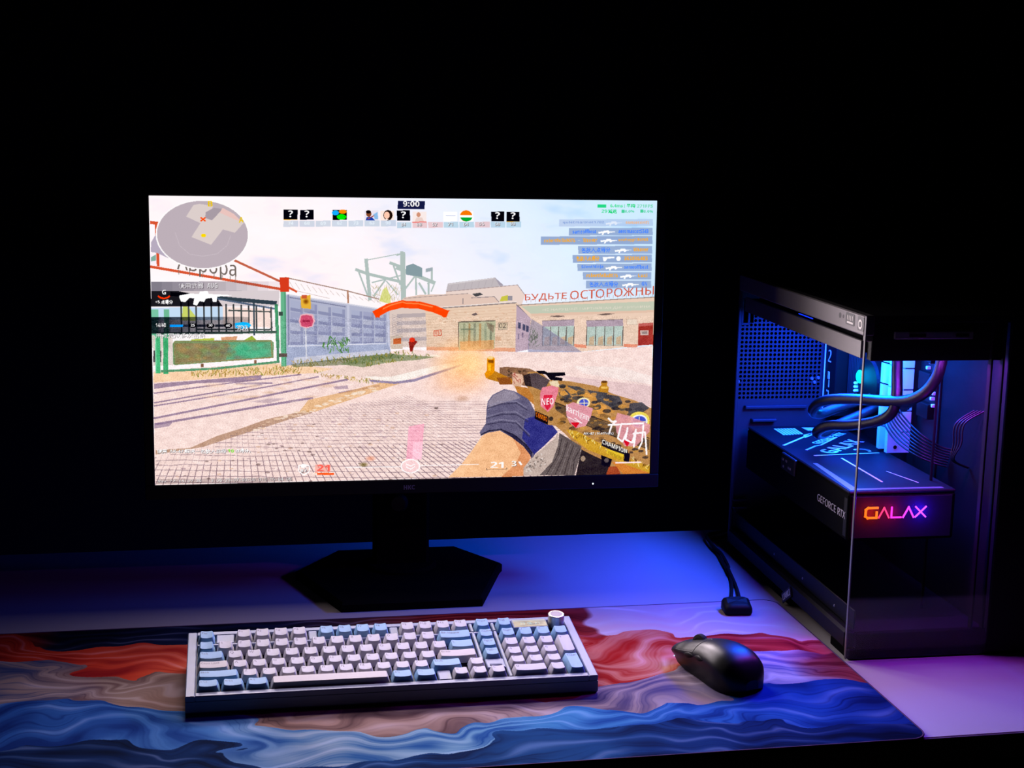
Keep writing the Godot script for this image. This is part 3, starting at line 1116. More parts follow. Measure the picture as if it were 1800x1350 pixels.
	sp([551,352,578,352,578,371,551,371],"b6b8c8",1)
	sp([551,362,578,363,578,371,551,371],"8b8ea8",0.8)
	sp([572,353,578,353,578,371,572,371],"9497b0",0.8)
	sl([334,243,334,375],3.7,"8d90a8",1)
	sl([483,267,484,376],5.9,"c5c6d6",1)
	sl([583,285,586,376],4.4,"c5c6d6",1)
	sl([337,249,477,273],2.2,"7f8298",1)
	sl([334,371,584,373],2.2,"7f8298",1)
	sp([329,368,584,365,591,394,328,421],"aab0c6",1)
	sl([332,372,580,367],3.0,"d5d6e2",1)
	sp([347,401,584,382,591,394,343,416],"d2d0da",0.8)
	sscat(46,[419,357,488,358,488,391,419,391],0,2.2,11.6,["5c8a50","47703f","78a060"],0.8)
	sl([430,375,437,347,444,355],2.2,"5c8a50",1)
	sl([326,199,481,233,561,254],2.6,"a58e86",1)
	sl([330,227,437,252],1.1,"b09c98",0.7)
	sl([482,232,483,263],4.4,"b08a78",1)
	sl([337,209,347,227],0.7,"b5a5a0",0.7)
	sl([351,212,362,229],0.7,"b5a5a0",0.7)
	sl([365,215,376,232],0.7,"b5a5a0",0.7)
	sl([380,218,390,234],0.7,"b5a5a0",0.7)
	sl([394,222,405,237],0.7,"b5a5a0",0.7)
	sl([409,225,419,239],0.7,"b5a5a0",0.7)
	sl([423,228,434,242],0.7,"b5a5a0",0.7)
	sl([437,231,448,244],0.7,"b5a5a0",0.7)
	sl([452,235,463,247],0.7,"b5a5a0",0.7)
	sl([466,238,477,250],0.7,"b5a5a0",0.7)
	sl([481,241,492,252],0.7,"b5a5a0",0.7)
	sl([495,244,506,255],0.7,"b5a5a0",0.7)
	sl([510,248,521,257],0.7,"b5a5a0",0.7)
	sl([525,251,536,260],0.7,"b5a5a0",0.7)
	sl([539,254,550,262],0.7,"b5a5a0",0.7)
	sl([554,257,565,265],0.7,"b5a5a0",0.7)
	# red pipes and tower
	sl([1,173,314,228],6.3,"c9664c",1)
	sl([335,224,355,235],5.2,"c9664c",1)
	sl([199,155,314,209],5.5,"b9705c",1)
	sl([3,65,27,68],7.4,"c9664c",1)
	sl([16,69,19,171],6.7,"c9664c",1)
	sp([3,114,17,90,22,125,50,152,46,153,16,139,2,137],"b7aebd",1)
	sp([2,150,14,143,14,158,2,160],"8fb0a5",1)
	stx("Аврора",64,191,207,209,49,"756b66",0.95,0)
	sl([68,180,68,192],1.9,"8c8078",0.8)
	sl([94,183,94,195],1.9,"8c8078",0.8)
	sl([126,187,125,199],1.9,"8c8078",0.8)
	sl([153,191,153,202],1.9,"8c8078",0.8)
	sl([173,193,172,205],1.9,"8c8078",0.8)
	sl([192,196,192,207],1.9,"8c8078",0.8)
	sl([205,197,205,209],1.9,"8c8078",0.8)
	sp([313,199,336,199,336,235,314,235],"c4523b",1)
	sp([315,235,328,235,328,375,328,423,315,424,314,346],"79b294",1)
	sl([326,236,326,375],2.2,"568a70",1)
	sl([326,346,326,421],2.2,"568a70",1)
	sp([310,285,320,285,320,295,310,295],"4d5a55",1)
	sp([309,390,330,390,330,399,309,399],"6c5f5c",1)
	sp([364,246,389,243,390,278,366,276],"dcb45c",1)
	sp([367,243,380,243,380,252,367,252],"b85a4a",0.8)
	sg(377,259,9.6,9.2,"7a4a20",0.9)
	sp([364,292,379,290,395,292,400,309,394,323,379,327,364,323,359,309],"e2b6bd",1)
	sp([366,295,379,293,392,296,396,309,392,321,379,324,366,321,363,309],"c1617a",1)
	sp([369,306,387,306,387,311,369,311],"9a4058",0.9)
	sl([376,327,377,375],3.3,"cfcfd8",1)
	sl([377,346,378,401],3.3,"d8d8e0",1)
	sp([367,278,389,278,388,285,367,285],"a8a6b4",0.7)
	# barred gate with a painted board
	sp([0,274,173,272,173,305,0,304],"bcd6ea",0.8)
	sp([76,270,89,272,107,296,106,307,73,306],"c9cf68",0.8)
	sp([173,272,294,278,293,325,173,317],"ead3c6",0.6)
	sl([48,240,304,263],9.6,"4b5961",1)
	sl([160,252,304,278],4.4,"6d7c90",1)
	sl([72,256,72,339],3.3,"54585a",1)
	sl([90,257,90,339],3.3,"54585a",1)
	sl([108,259,108,339],3.3,"54585a",1)
	sl([127,260,127,339],3.3,"54585a",1)
	sl([145,262,145,339],3.3,"54585a",1)
	sl([163,263,163,339],3.3,"54585a",1)
	sl([181,265,181,339],3.3,"54585a",1)
	sl([199,266,200,339],3.3,"54585a",1)
	sl([218,267,218,339],3.3,"54585a",1)
	sl([236,269,237,339],3.3,"54585a",1)
	sl([255,270,255,339],3.3,"54585a",1)
	sl([273,272,274,339],3.3,"54585a",1)
	sl([291,273,292,339],3.3,"54585a",1)
	sl([187,281,290,285,293,325,286,330,110,328],3.3,"565d5c",1)
	sl([304,267,307,375],8.1,"5d9a78",1)
	sl([2,338,304,336],5.9,"586a62",1)
	sp([0,278,17,278,15,373,-2,373],"83bfa2",0.9)
	sp([30,278,43,278,41,373,29,373],"78b294",0.9)
	sl([249,263,249,343],3.7,"4b5961",1)
	sp([-1,342,47,346,46,373,-2,373],"e2d8d2",0.8)
	sp([95,353,151,350,151,361,95,360],"b5bd58",0.9)
	sp([167,348,208,346,204,357,169,357],"d0a488",1)
	sp([222,357,243,345,257,358],"9cae58",1)
	sp([3,373,3,345,50,345,51,417,2,418],"d9cdc8",0.8)
	sp([3,380,22,381,21,409,2,409],"3d3c40",0.8)
	sp([50,363,55,356,291,356,297,362,296,401,54,417,50,413],"7f9c78",1)
	sp([56,362,289,361,291,398,57,412],"74a588",1)
	sp([56,362,186,362,179,405,57,412],"93896f",0.8)
	sp([56,362,123,362,115,408,57,412],"9a8768",0.6)
	sscat(34,[60,366,144,367,144,403,59,406],2,18.5,11.6,["a8926a","93846a","8b9a70"],0.75)
	sscat(26,[134,367,222,367,221,400,133,403],2,18.5,11.6,["7d7f72","8b9a70","93846a"],0.75)
	sscat(26,[204,367,279,368,278,395,204,398],2,18.5,11.6,["5fae8c","6cb795","6cb795"],0.75)
	sl([54,359,291,358,293,400,55,414,54,359],2.2,"9c8a68",0.9)
	sl([14,345,13,435],11.8,"62b487",1)
	sl([33,345,32,437],11.8,"5aa87c",1)
	sl([9,345,8,435],2.6,"93d2b0",1)
	sl([21,432,150,427,310,411],5.5,"6d9a7c",1)
	sl([307,346,307,412],5.9,"5f8f74",1)
	sp([117,414,124,414,124,423,117,423],"8a6a5a",1)
	sp([248,406,254,406,254,415,248,415],"8a6a5a",1)
	# weeds, shadows, dirt and kerb
	sscat(190,[90,435,364,427,364,444,90,450],0,1.5,10.4,["a58a4c","c2a868","7f8a48","8f7440","d5bd84"],0.8)
	sscat(130,[346,414,591,397,591,412,346,429],0,1.5,11.6,["a58a4c","c2a868","7f8a48","8f7440","d5bd84"],0.8)
	sscat(110,[393,436,565,455,584,476,419,453],0,1.5,9.2,["a58a4c","c2a868","7f8a48","8f7440","d5bd84"],0.8)
	sp([339,418,437,407,591,392,617,396,617,411,473,421,346,425],"5f6a52",0.55)
	sp([3,463,97,457,203,449,267,444,264,455,199,461,108,463,3,476],"8b7790",0.75)
	sl([2,487,185,464,364,444],3.3,"8b7790",0.8)
	sl([2,511,150,487,267,468],3.3,"8b7790",0.8)
	sl([2,519,171,493,292,472,408,450],3.3,"8b7790",0.8)
	sl([1,550,185,515,328,487,481,458],4.8,"8b7790",0.8)
	sl([4,565,131,545,256,525,393,504],5.5,"8b7790",0.8)
	sl([203,466,292,465],4.4,"8b7790",0.8)
	sl([459,493,562,475],4.8,"8b7790",0.8)
	sl([459,435,532,423],1.9,"8b7790",0.8)
	sl([565,446,602,423],1.9,"8b7790",0.8)
	sp([1,562,46,562,36,571,1,576],"8b7790",0.6)
	sp([444,476,481,473,483,482,451,483],"8b7790",0.5)
	sp([234,512,285,504,328,504,285,516],"8b7790",0.35)
	sscat(26,[143,454,473,443,503,495,142,549],2,40.7,7.7,["efe0da","d3b39c","e8c9b0"],0.55)
	sp([3,631,87,627,155,597,212,580,277,557,382,535,393,542,328,560,284,574,227,591,169,609,119,625,42,636,3,642],"b59684",0.85)
	sp([382,509,481,488,584,463,614,470,510,503,400,539,357,542],"d9b082",0.7)
	sscat(50,[241,575,569,470,569,482,241,590],1,9.6,2.7,["f3e3d6","e6cdb8"],0.8)
	sp([405,440,462,426,592,405,679,400,771,416,694,438,607,461,520,454],"e6d2ca",1)
	sp([520,451,592,452,694,428,771,413,779,419,694,443,624,463,601,465,549,459],"f4eae4",1)
	sp([534,459,601,465,650,459,779,420,775,426,650,466,601,471,541,465],"9c90a6",1)
	sp([462,419,520,399,592,394,709,402,657,410,592,414,520,427],"7d8a68",0.7)
	sscat(90,[462,410,592,388,701,400,534,427],0,1.9,8.5,["6f7f4c","8f8a4c","55683c","a89a5c"],0.8)
	sp([636,363,648,356,659,363,650,374,646,388,640,388],"8a3a34",1)
	se(645,358,7.4,6.2,"d2503c",1)
	sp([692,396,715,397,715,402,692,402],"f6ece6",1)
	# cobbles: joints run to the vanishing point, courses get closer with distance
	sl([1,651,4,649],1.9,"84707a",0.8)
	sl([4,649,3,648],1.1,"a08c92",0.5)
	sl([0,683,10,663],1.9,"84707a",0.8)
	sl([10,663,20,643],1.1,"a08c92",0.5)
	sl([1,719,18,680],1.9,"84707a",0.8)
	sl([18,680,36,641],1.1,"a08c92",0.5)
	sl([19,720,36,679],1.9,"84707a",0.8)
	sl([36,679,52,639],1.1,"a08c92",0.5)
	sl([37,720,53,679],1.9,"84707a",0.8)
	sl([53,679,68,637],1.1,"a08c92",0.5)
	sl([56,721,68,678],1.9,"84707a",0.8)
	sl([68,678,84,635],1.1,"a08c92",0.5)
	sl([74,721,88,676],1.9,"84707a",0.8)
	sl([88,676,101,629],1.1,"a08c92",0.5)
	sl([92,722,105,672],1.9,"84707a",0.8)
	sl([105,672,117,622],1.1,"a08c92",0.5)
	sl([111,722,121,668],1.9,"84707a",0.8)
	sl([121,668,133,615],1.1,"a08c92",0.5)
	sl([129,723,139,666],1.9,"84707a",0.8)
	sl([139,666,147,611],1.1,"a08c92",0.5)
	sl([148,723,154,664],1.9,"84707a",0.8)
	sl([154,664,162,604],1.1,"a08c92",0.5)
	sl([166,724,173,662],1.9,"84707a",0.8)
	sl([173,662,176,600],1.1,"a08c92",0.5)
	sl([185,724,186,660],1.9,"84707a",0.8)
	sl([186,660,190,596],1.1,"a08c92",0.5)
	sl([204,725,204,658],1.9,"84707a",0.8)
	sl([204,658,203,591],1.1,"a08c92",0.5)
	sl([222,725,218,656],1.9,"84707a",0.8)
	sl([218,656,216,587],1.1,"a08c92",0.5)
	sl([241,726,235,655],1.9,"84707a",0.8)
	sl([235,655,228,582],1.1,"a08c92",0.5)
	sl([260,726,249,653],1.9,"84707a",0.8)
	sl([249,653,241,580],1.1,"a08c92",0.5)
	sl([279,727,265,650],1.9,"84707a",0.8)
	sl([265,650,252,576],1.1,"a08c92",0.5)
	sl([297,727,280,650],1.9,"84707a",0.8)
	sl([280,650,264,574],1.1,"a08c92",0.5)
	sl([316,728,297,648],1.9,"84707a",0.8)
	sl([297,648,275,569],1.1,"a08c92",0.5)
	sl([335,728,309,647],1.9,"84707a",0.8)
	sl([309,647,287,567],1.1,"a08c92",0.5)
	sl([354,729,325,645],1.9,"84707a",0.8)
	sl([325,645,297,562],1.1,"a08c92",0.5)
	sl([373,729,340,644],1.9,"84707a",0.8)
	sl([340,644,308,560],1.1,"a08c92",0.5)
	sl([392,730,354,642],1.9,"84707a",0.8)
	sl([354,642,318,556],1.1,"a08c92",0.5)
	sl([411,730,367,641],1.9,"84707a",0.8)
	sl([367,641,329,554],1.1,"a08c92",0.5)
	sl([430,731,386,641],1.9,"84707a",0.8)
	sl([386,641,339,551],1.1,"a08c92",0.5)
	sl([450,731,400,640],1.9,"84707a",0.8)
	sl([400,640,349,549],1.1,"a08c92",0.5)
	sl([469,732,415,638],1.9,"84707a",0.8)
	sl([415,638,359,547],1.1,"a08c92",0.5)
	sl([488,732,429,637],1.9,"84707a",0.8)
	sl([429,637,369,545],1.1,"a08c92",0.5)
	sl([507,733,442,636],1.9,"84707a",0.8)
	sl([442,636,379,543],1.1,"a08c92",0.5)
	sl([527,733,458,637],1.9,"84707a",0.8)
	sl([458,637,388,540],1.1,"a08c92",0.5)
	sl([546,734,471,636],1.9,"84707a",0.8)
	sl([471,636,397,538],1.1,"a08c92",0.5)
	sl([565,734,485,634],1.9,"84707a",0.8)
	sl([485,634,406,536],1.1,"a08c92",0.5)
	sl([585,735,500,633],1.9,"84707a",0.8)
	sl([500,633,415,534],1.1,"a08c92",0.5)
	sl([604,735,514,633],1.9,"84707a",0.8)
	sl([514,633,424,532],1.1,"a08c92",0.5)
	sl([624,736,526,632],1.9,"84707a",0.8)
	sl([526,632,432,529],1.1,"a08c92",0.5)
	sl([644,736,542,633],1.9,"84707a",0.8)
	sl([542,633,443,530],1.1,"a08c92",0.5)
	sl([663,737,557,631],1.9,"84707a",0.8)
	sl([557,631,451,527],1.1,"a08c92",0.5)
	sl([683,737,571,630],1.9,"84707a",0.8)
	sl([571,630,459,525],1.1,"a08c92",0.5)
	sl([703,738,582,630],1.9,"84707a",0.8)
	sl([582,630,467,523],1.1,"a08c92",0.5)
	sl([722,738,597,630],1.9,"84707a",0.8)
	sl([597,630,477,523],1.1,"a08c92",0.5)
	sl([742,739,613,628],1.9,"84707a",0.8)
	sl([613,628,485,521],1.1,"a08c92",0.5)
	sl([762,739,626,628],1.9,"84707a",0.8)
	sl([626,628,492,519],1.1,"a08c92",0.5)
	sl([782,740,640,628],1.9,"84707a",0.8)
	sl([640,628,502,519],1.1,"a08c92",0.5)
	sl([802,741,651,627],1.9,"84707a",0.8)
	sl([651,627,509,516],1.1,"a08c92",0.5)
	sl([822,741,668,627],1.9,"84707a",0.8)
	sl([668,627,519,517],1.1,"a08c92",0.5)
	sl([842,742,681,627],1.9,"84707a",0.8)
	sl([681,627,526,514],1.1,"a08c92",0.5)
	sl([862,742,696,627],1.9,"84707a",0.8)
	sl([696,627,536,514],1.1,"a08c92",0.5)
	sl([882,743,711,625],1.9,"84707a",0.8)
	sl([711,625,543,512],1.1,"a08c92",0.5)
	sl([902,743,725,627],1.9,"84707a",0.8)
	sl([725,627,553,512],1.1,"a08c92",0.5)
	sl([923,744,739,625],1.9,"84707a",0.8)
	sl([739,625,559,510],1.1,"a08c92",0.5)
	sl([943,744,753,626],1.9,"84707a",0.8)
	sl([753,626,569,510],1.1,"a08c92",0.5)
	sl([963,745,767,625],1.9,"84707a",0.8)
	sl([767,625,574,508],1.1,"a08c92",0.5)
	sl([983,745,780,625],1.9,"84707a",0.8)
	sl([780,625,584,508],1.1,"a08c92",0.5)
	sl([1004,746,794,624],1.9,"84707a",0.8)
	sl([794,624,590,506],1.1,"a08c92",0.5)
	sl([1024,746,808,624],1.9,"84707a",0.8)
	sl([808,624,599,506],1.1,"a08c92",0.5)
	sl([1045,747,821,623],1.9,"84707a",0.8)
	sl([821,623,605,504],1.1,"a08c92",0.5)
	sl([1065,747,835,624],1.9,"84707a",0.8)
	sl([835,624,614,504],1.1,"a08c92",0.5)
	sl([1086,748,850,623],1.9,"84707a",0.8)
	sl([850,623,619,501],1.1,"a08c92",0.5)
	sl([1107,749,862,623],1.9,"84707a",0.8)
	sl([862,623,629,501],1.1,"a08c92",0.5)
	sl([1127,749,878,623],1.9,"84707a",0.8)
	sl([878,623,638,502],1.1,"a08c92",0.5)
	sl([2,711,38,712,74,715,111,716,148,717,185,718,222,719,259,720,296,721,334,724,371,725,409,725,447,727,486,727,524,729,562,731,601,731,640,731,679,733,718,735,758,737,797,739,837,738,877,741,917,742,957,743,998,745,1039,746,1079,746,1120,749,1162,748,1203,751,1245,752,1286,754],1.9,"8f7c84",0.75)
	sl([2,696,38,698,75,699,111,701,148,700,185,702,222,703,259,703,296,708,334,707,372,707,409,710,447,710,486,712,524,714,562,713,601,715,640,716,679,718,718,717,758,719,797,721,837,723,877,724,917,727,957,727,998,727,1038,729,1079,728,1120,731,1161,732,1202,734,1244,736,1286,736],1.9,"8f7c84",0.720784)
	sl([2,681,38,682,75,684,111,685,148,687,185,687,222,690,259,691,296,691,334,692,372,693,409,694,447,695,486,697,524,698,562,700,601,701,640,701,679,703,718,703,757,704,797,708,837,707,877,710,917,709,957,711,997,713,1038,713,1079,715,1120,716,1161,717,1202,718,1244,719,1285,722],1.8,"8f7c84",0.693412)
	sl([2,668,39,671,75,668,112,671,148,673,185,673,222,676,259,676,297,677,334,678,372,681,409,680,447,682,486,682,524,684,562,684,601,686,640,689,679,689,718,690,757,691,797,693,836,693,876,696,916,696,957,697,997,699,1037,697,1078,700,1119,701,1160,702,1202,704,1243,704,1285,706],1.8,"8f7c84",0.667743)
	sl([3,658,39,657,75,657,112,660,148,659,185,661,222,662,259,664,297,663,334,666,372,666,410,666,447,669,486,669,524,672,562,672,601,673,640,674,679,676,718,674,757,677,797,678,836,680,876,680,916,682,956,682,997,686,1037,687,1078,686,1119,687,1160,689,1201,691,1243,693,1284,691],1.7,"8f7c84",0.64365)
	sl([39,643,75,644,112,645,149,648,185,647,222,651,259,651,297,651,334,652,372,653,410,656,448,655,486,656,524,658,562,659,601,660,640,663,679,662,718,664,757,664,796,666,836,667,876,666,916,669,956,669,996,671,1037,671,1078,675,1119,675,1160,677,1201,678,1242,677,1284,677],1.7,"8f7c84",0.621014)
	sl([112,636,149,637,186,636,222,638,260,641,297,640,334,639,372,642,410,643,448,644,486,644,524,646,562,645,601,649,640,651,679,652,718,650,757,653,796,651,836,655,876,656,916,656,956,658,996,659,1037,661,1077,662,1118,663,1159,662,1201,664,1242,666,1284,667],1.6,"8f7c84",0.599729)
	sl([149,625,186,626,223,628,260,628,297,630,334,630,372,632,410,632,448,634,486,633,524,636,562,636,601,638,640,639,678,638,718,639,757,641,796,643,836,642,876,645,916,645,956,646,996,648,1036,649,1077,650,1118,651,1159,652,1200,653,1242,652,1283,655],1.6,"8f7c84",0.579696)
	sl([149,615,186,615,223,617,260,619,297,620,334,619,372,621,410,623,448,624,486,624,524,624,562,625,601,627,639,627,678,630,717,631,757,632,796,633,836,633,875,634,915,635,955,636,996,638,1036,638,1077,638,1118,640,1159,641,1200,641,1241,643,1283,646],1.5,"8f7c84",0.560824)
	sl([186,606,223,607,260,609,297,608,334,610,372,612,410,613,448,615,486,614,524,617,562,617,601,616,639,619,678,619,717,621,757,621,796,623,836,623,875,624,915,626,955,626,996,627,1036,629,1077,629,1118,630,1159,631,1200,631,1241,633,1283,636],1.5,"8f7c84",0.54303)
	sl([186,598,223,598,260,599,297,600,335,601,372,601,410,602,448,604,486,606,524,606,562,607,601,607,639,609,678,609,717,612,756,612,796,613,835,614,875,613,915,617,955,618,995,617,1036,619,1077,621,1117,620,1158,623,1199,623,1241,623,1282,626],1.5,"8f7c84",0.526237)
	sl([223,590,260,590,297,592,335,593,372,593,410,595,448,595,486,596,524,597,562,597,601,599,639,601,678,601,717,603,756,603,796,603,835,603,875,605,915,607,955,608,995,608,1036,611,1076,609,1117,611,1158,613,1199,616,1241,615,1282,615],1.4,"8f7c84",0.510374)
	sl([260,584,297,585,335,584,372,585,410,586,448,587,486,589,524,590,562,590,601,592,639,592,678,592,717,593,756,594,796,595,835,595,875,598,915,599,955,599,995,600,1035,600,1076,602,1117,605,1158,603,1199,606,1240,607,1282,608],1.4,"8f7c84",0.495377)
	sl([260,575,297,577,335,578,372,578,410,578,448,579,486,581,524,582,562,581,601,583,639,584,678,586,717,585,756,587,796,587,835,588,875,590,915,592,955,594,995,593,1035,594,1076,595,1117,594,1158,597,1199,596,1240,600,1282,601],1.4,"8f7c84",0.481185)
	sl([297,570,335,570,372,571,410,571,448,573,486,573,524,574,562,574,601,577,639,578,678,578,717,579,756,581,796,582,835,582,875,582,915,583,955,584,995,586,1035,587,1076,587,1117,588,1157,588,1199,591,1240,590,1281,592],1.3,"8f7c84",0.467744)
	sl([335,564,372,562,410,564,448,565,486,566,524,566,562,568,601,569,639,568,678,571,717,572,756,573,795,573,835,576,875,576,914,575,954,578,995,577,1035,580,1076,579,1116,581,1157,581,1198,584,1240,584,1281,585],1.3,"8f7c84",0.455001)
	sl([335,557,372,557,410,559,448,557,486,561,524,560,562,560,600,561,639,563,678,564,717,565,756,566,795,567,835,567,874,567,914,570,954,571,995,571,1035,570,1075,572,1116,575,1157,574,1198,575,1239,576,1281,578],1.3,"8f7c84",0.442909)
	sl([372,551,410,553,448,553,486,553,524,554,562,555,600,556,639,557,678,558,717,557,756,560,795,561,835,560,874,563,914,563,954,564,994,563,1035,567,1075,566,1116,567,1157,569,1198,568,1239,569,1281,570],1.3,"8f7c84",0.431423)
	sl([372,544,410,547,448,546,486,547,524,549,562,548,600,551,639,552,678,551,717,553,756,553,795,553,835,555,874,556,914,556,954,558,994,557,1035,559,1075,559,1116,562,1157,563,1198,564],1.3,"8f7c84",0.420504)
	sl([410,540,448,541,486,544,524,543,562,543,600,544,639,545,678,546,717,547,756,548,795,549,835,549,874,551,914,552,954,551,994,553,1035,554,1075,554,1116,555,1157,555],1.2,"8f7c84",0.410112)
	sl([410,536,448,535,486,536,524,537,562,538,600,538,639,539,678,542,717,542,756,540,795,541,835,544,874,545,914,545,954,547,994,546,1034,549,1075,549,1116,550],1.2,"8f7c84",0.400212)
	sl([448,530,486,533,524,531,562,532,600,533,639,536,678,535,717,536,756,536,795,537,834,538,874,540,914,541,954,542,994,541,1034,545,1075,543],1.2,"8f7c84",0.390771)
	sl([486,526,524,527,562,527,600,529,639,531,678,531,717,531,756,531,795,534,834,533,874,535,914,535,954,536,994,538,1034,537],1.2,"8f7c84",0.381757)
	sl([486,522,524,522,562,524,600,524,639,526,678,526,717,527,756,527,795,528,834,528,874,530,914,529,954,532,994,533,1034,535],1.2,"8f7c84",0.373142)
	sl([524,517,562,519,600,520,639,520,678,523,717,523,756,523,795,524,834,526,874,524,914,526,954,527,994,527],1.1,"8f7c84",0.364898)
	sl([562,514,600,516,639,515,678,517,716,518,756,518,795,519,834,521,874,520,914,522,953,523],1.1,"8f7c84",0.356998)
	sscat(190,[219,595,659,516,813,729,5,712],1,6.7,2.7,["f2e4e2","cbb3b4","d8b9a6","b79fa6","7c6a68"],0.6)
	sg(539,663,18.5,10.0,"d89c86",0.8)
	sg(775,511,29.6,11.6,"b08c78",0.5)
	se(708,535,5.9,2.3,"6a5a58",0.9)
	sg(521,679,14.8,8.5,"7c7048",0.9)
	# muzzle haze
	sg(778,420,111.0,88.5,"ffc48c",0.7)
	sg(798,421,55.5,57.8,"ffdcae",0.7)
	sg(767,474,122.1,50.1,"f4bc98",0.4)
	# forearm and glove
	sp([824,616,839,600,879,597,910,614,942,638,961,662,951,686,938,719,741,718,774,685,803,647],"eabf9c",1)
	sp([910,618,961,662,951,686,938,719,880,720,919,685,931,657],"cf9470",0.8)
	sp([741,718,774,685,803,647,824,616,836,616,809,659,790,698,778,717],"f0c7a6",0.8)
	sp([842,520,854,503,885,488,912,494,948,512,969,552,1013,584,1029,604,998,635,971,658,961,674,955,662,938,640,906,615,875,597,843,602,825,610,822,600,838,577,839,542],"6f6a80",1)
	sp([844,522,856,505,885,490,912,496,928,512,901,519,862,530,843,542],"9b93a0",0.9)
	sp([941,567,969,560,1013,584,1029,604,998,635,967,662,961,654,934,618],"3b3c7c",0.85)
	sp([879,597,910,606,946,638,961,658,961,674,955,662,938,640,906,615],"3d3950",1)
	sl([842,538,877,527,917,525,945,543],3.3,"4d495e",0.8)
	sl([842,533,877,521,917,520,945,538],3.0,"9a94a8",0.5)
	sl([839,565,878,554,917,555,949,575],3.3,"4d495e",0.8)
	sl([839,560,878,549,917,549,949,569],3.0,"9a94a8",0.5)
	sl([837,581,878,574,918,578,954,614],3.3,"4d495e",0.8)
	sl([837,575,878,568,918,573,954,609],3.0,"9a94a8",0.5)
	sl([825,607,847,597,878,594,914,610,946,637,961,658],3.3,"2d2a3a",0.9)
	# rifle
	sp([872,431,892,430,951,435,969,444,958,483,932,479,900,465,872,447],"8c6f5c",1)
	sscat(40,[888,435,947,440,951,473,900,461],1,4.8,3.1,["6a5142","a58468","55463c"],0.7)
	sp([833,445,857,439,884,452,904,461,908,473,877,471,841,461],"b8863c",1)
	sp([865,458,900,457,906,476,873,476],"8f5f38",1)
	sp([839,407,844,403,854,403,859,407,859,441,853,449,837,460,833,447,839,439],"d9982a",1)
	sp([841,412,856,412,856,420,842,418],"8a5a1c",1)
	se(848,406,8.1,3.9,"e9cf9a",1)
	sp([842,423,849,423,849,441,842,439],"f2c050",1)
	sp([906,445,933,451,936,469,922,490,906,476],"d7b7a4",1)
	sscat(9,[910,451,931,455,928,477,910,475],0,1.9,10.0,["a5625c"],0.8)
	sp([912,480,944,485,970,499,966,532,944,512,920,498],"b78552",1)
	sp([947,444,979,442,1003,466,1055,469,1127,483,1176,505,1238,524,1281,545,1282,724,1190,721,1161,690,1091,651,1050,610,1021,586,1001,584,969,567,962,508,944,481],"b58f64",1)
	sp([951,448,971,447,1005,466,989,495,958,483],"62565a",1)
	sp([935,453,951,448,958,483,940,480],"3c3232",1)
	sp([1003,470,1025,466,1033,484,1011,485],"e2d2b8",1)
	sp([1029,499,1047,490,1061,504,1052,521,1034,517],"54545a",0.9)
	sp([1047,480,1083,484,1103,494,1079,496],"54545a",0.9)
	sp([1103,492,1127,497,1164,501,1144,511,1116,504],"54545a",0.9)
	sp([1128,509,1156,505,1192,511,1201,527,1181,547,1161,535,1132,519],"54545a",0.9)
	sp([1221,530,1254,528,1275,544,1255,556,1218,556],"54545a",0.9)
	sp([1075,492,1093,500,1081,508],"54545a",0.9)
	sp([1031,497,1045,493,1055,504,1048,513,1036,511],"d9a564",0.9)
	sp([1120,526,1157,535,1161,555,1137,558],"d9a564",0.9)
	sp([1091,494,1116,506,1128,516,1100,510],"d9a564",0.9)
	sscat(60,[1031,474,1275,540,1277,605,1032,525],1,12.6,5.8,["4c4a4e","8a6c44","5c564e","c89a5c","3c3838"],0.8)
	sp([1020,527,1048,535,1117,562,1182,591,1278,629,1278,653,1183,619,1118,590,1049,561,1022,545],"6d5b48",1)
	sscat(80,[1027,509,1269,612,1271,685,1029,584],1,10.4,4.6,["4a3f38","8a6c48","c39a5c","3a3430","a07c4c"],0.75)
	sl([1020,525,1182,587,1277,625],2.2,"2f2a28",0.9)
	sl([1049,563,1183,619,1278,655],2.2,"2f2a28",0.9)
	sp([969,441,990,441,998,446,1045,446,1046,454,1016,457,1039,461,1038,468,1007,466,995,451,975,448],"1d1a20",1)
	sp([1029,604,1022,620,998,639,971,662,951,682,939,697,939,718,986,719,1015,683,1032,640],"c3b3ac",1)
	sscat(60,[945,693,990,655,999,687,948,715],1,3.7,2.3,["8d7f78","e2d8d2","6f6560"],0.7)
	sp([1033,606,1093,643,1089,673,1076,720,982,718,1015,683,1030,640],"6e6462",1)
	sl([1040,620,1031,664,1000,717],1.9,"3c3536",0.8)
	sl([1048,625,1038,666,1012,717],1.9,"8c8282",0.8)
	sl([1056,630,1045,669,1024,717],1.9,"3c3536",0.8)
	sl([1064,635,1052,671,1036,717],1.9,"8c8282",0.8)
	sl([1072,640,1060,674,1048,718],1.9,"3c3536",0.8)
	sl([1080,645,1067,676,1060,718],1.9,"8c8282",0.8)
	sl([1089,650,1074,679,1072,718],1.9,"3c3536",0.8)
	sp([1093,651,1119,665,1173,691,1161,721,1080,720],"37302e",1)
	se(1098,676,6.7,7.7,"a39080",1)
	sp([1147,657,1177,679,1171,701,1148,694],"171417",1)
	se(1162,682,6.7,6.2,"6c6260",1)
	sp([1169,699,1193,699,1202,722,1161,721],"a05838",1)
	sp([1177,687,1242,688,1280,709,1280,723,1210,722],"c9894c",1)
	sp([1051,598,1077,601,1118,622,1168,650,1226,680,1281,701,1281,719,1218,696,1111,653,1070,621],"c9a34c",1)
	sscat(60,[1057,601,1275,697,1276,713,1058,614],0,1.9,8.5,["f2e8a8","8a6a2c","6a5020","fffbd0"],0.8)
	sp([1149,626,1219,656,1221,676,1147,642],"2b2624",1)
	stx("CHAMPION",1149,637,1217,666,12,"f4efe6",1,1)
	sp([1164,651,1209,667,1207,685,1160,662],"e0c452",1)
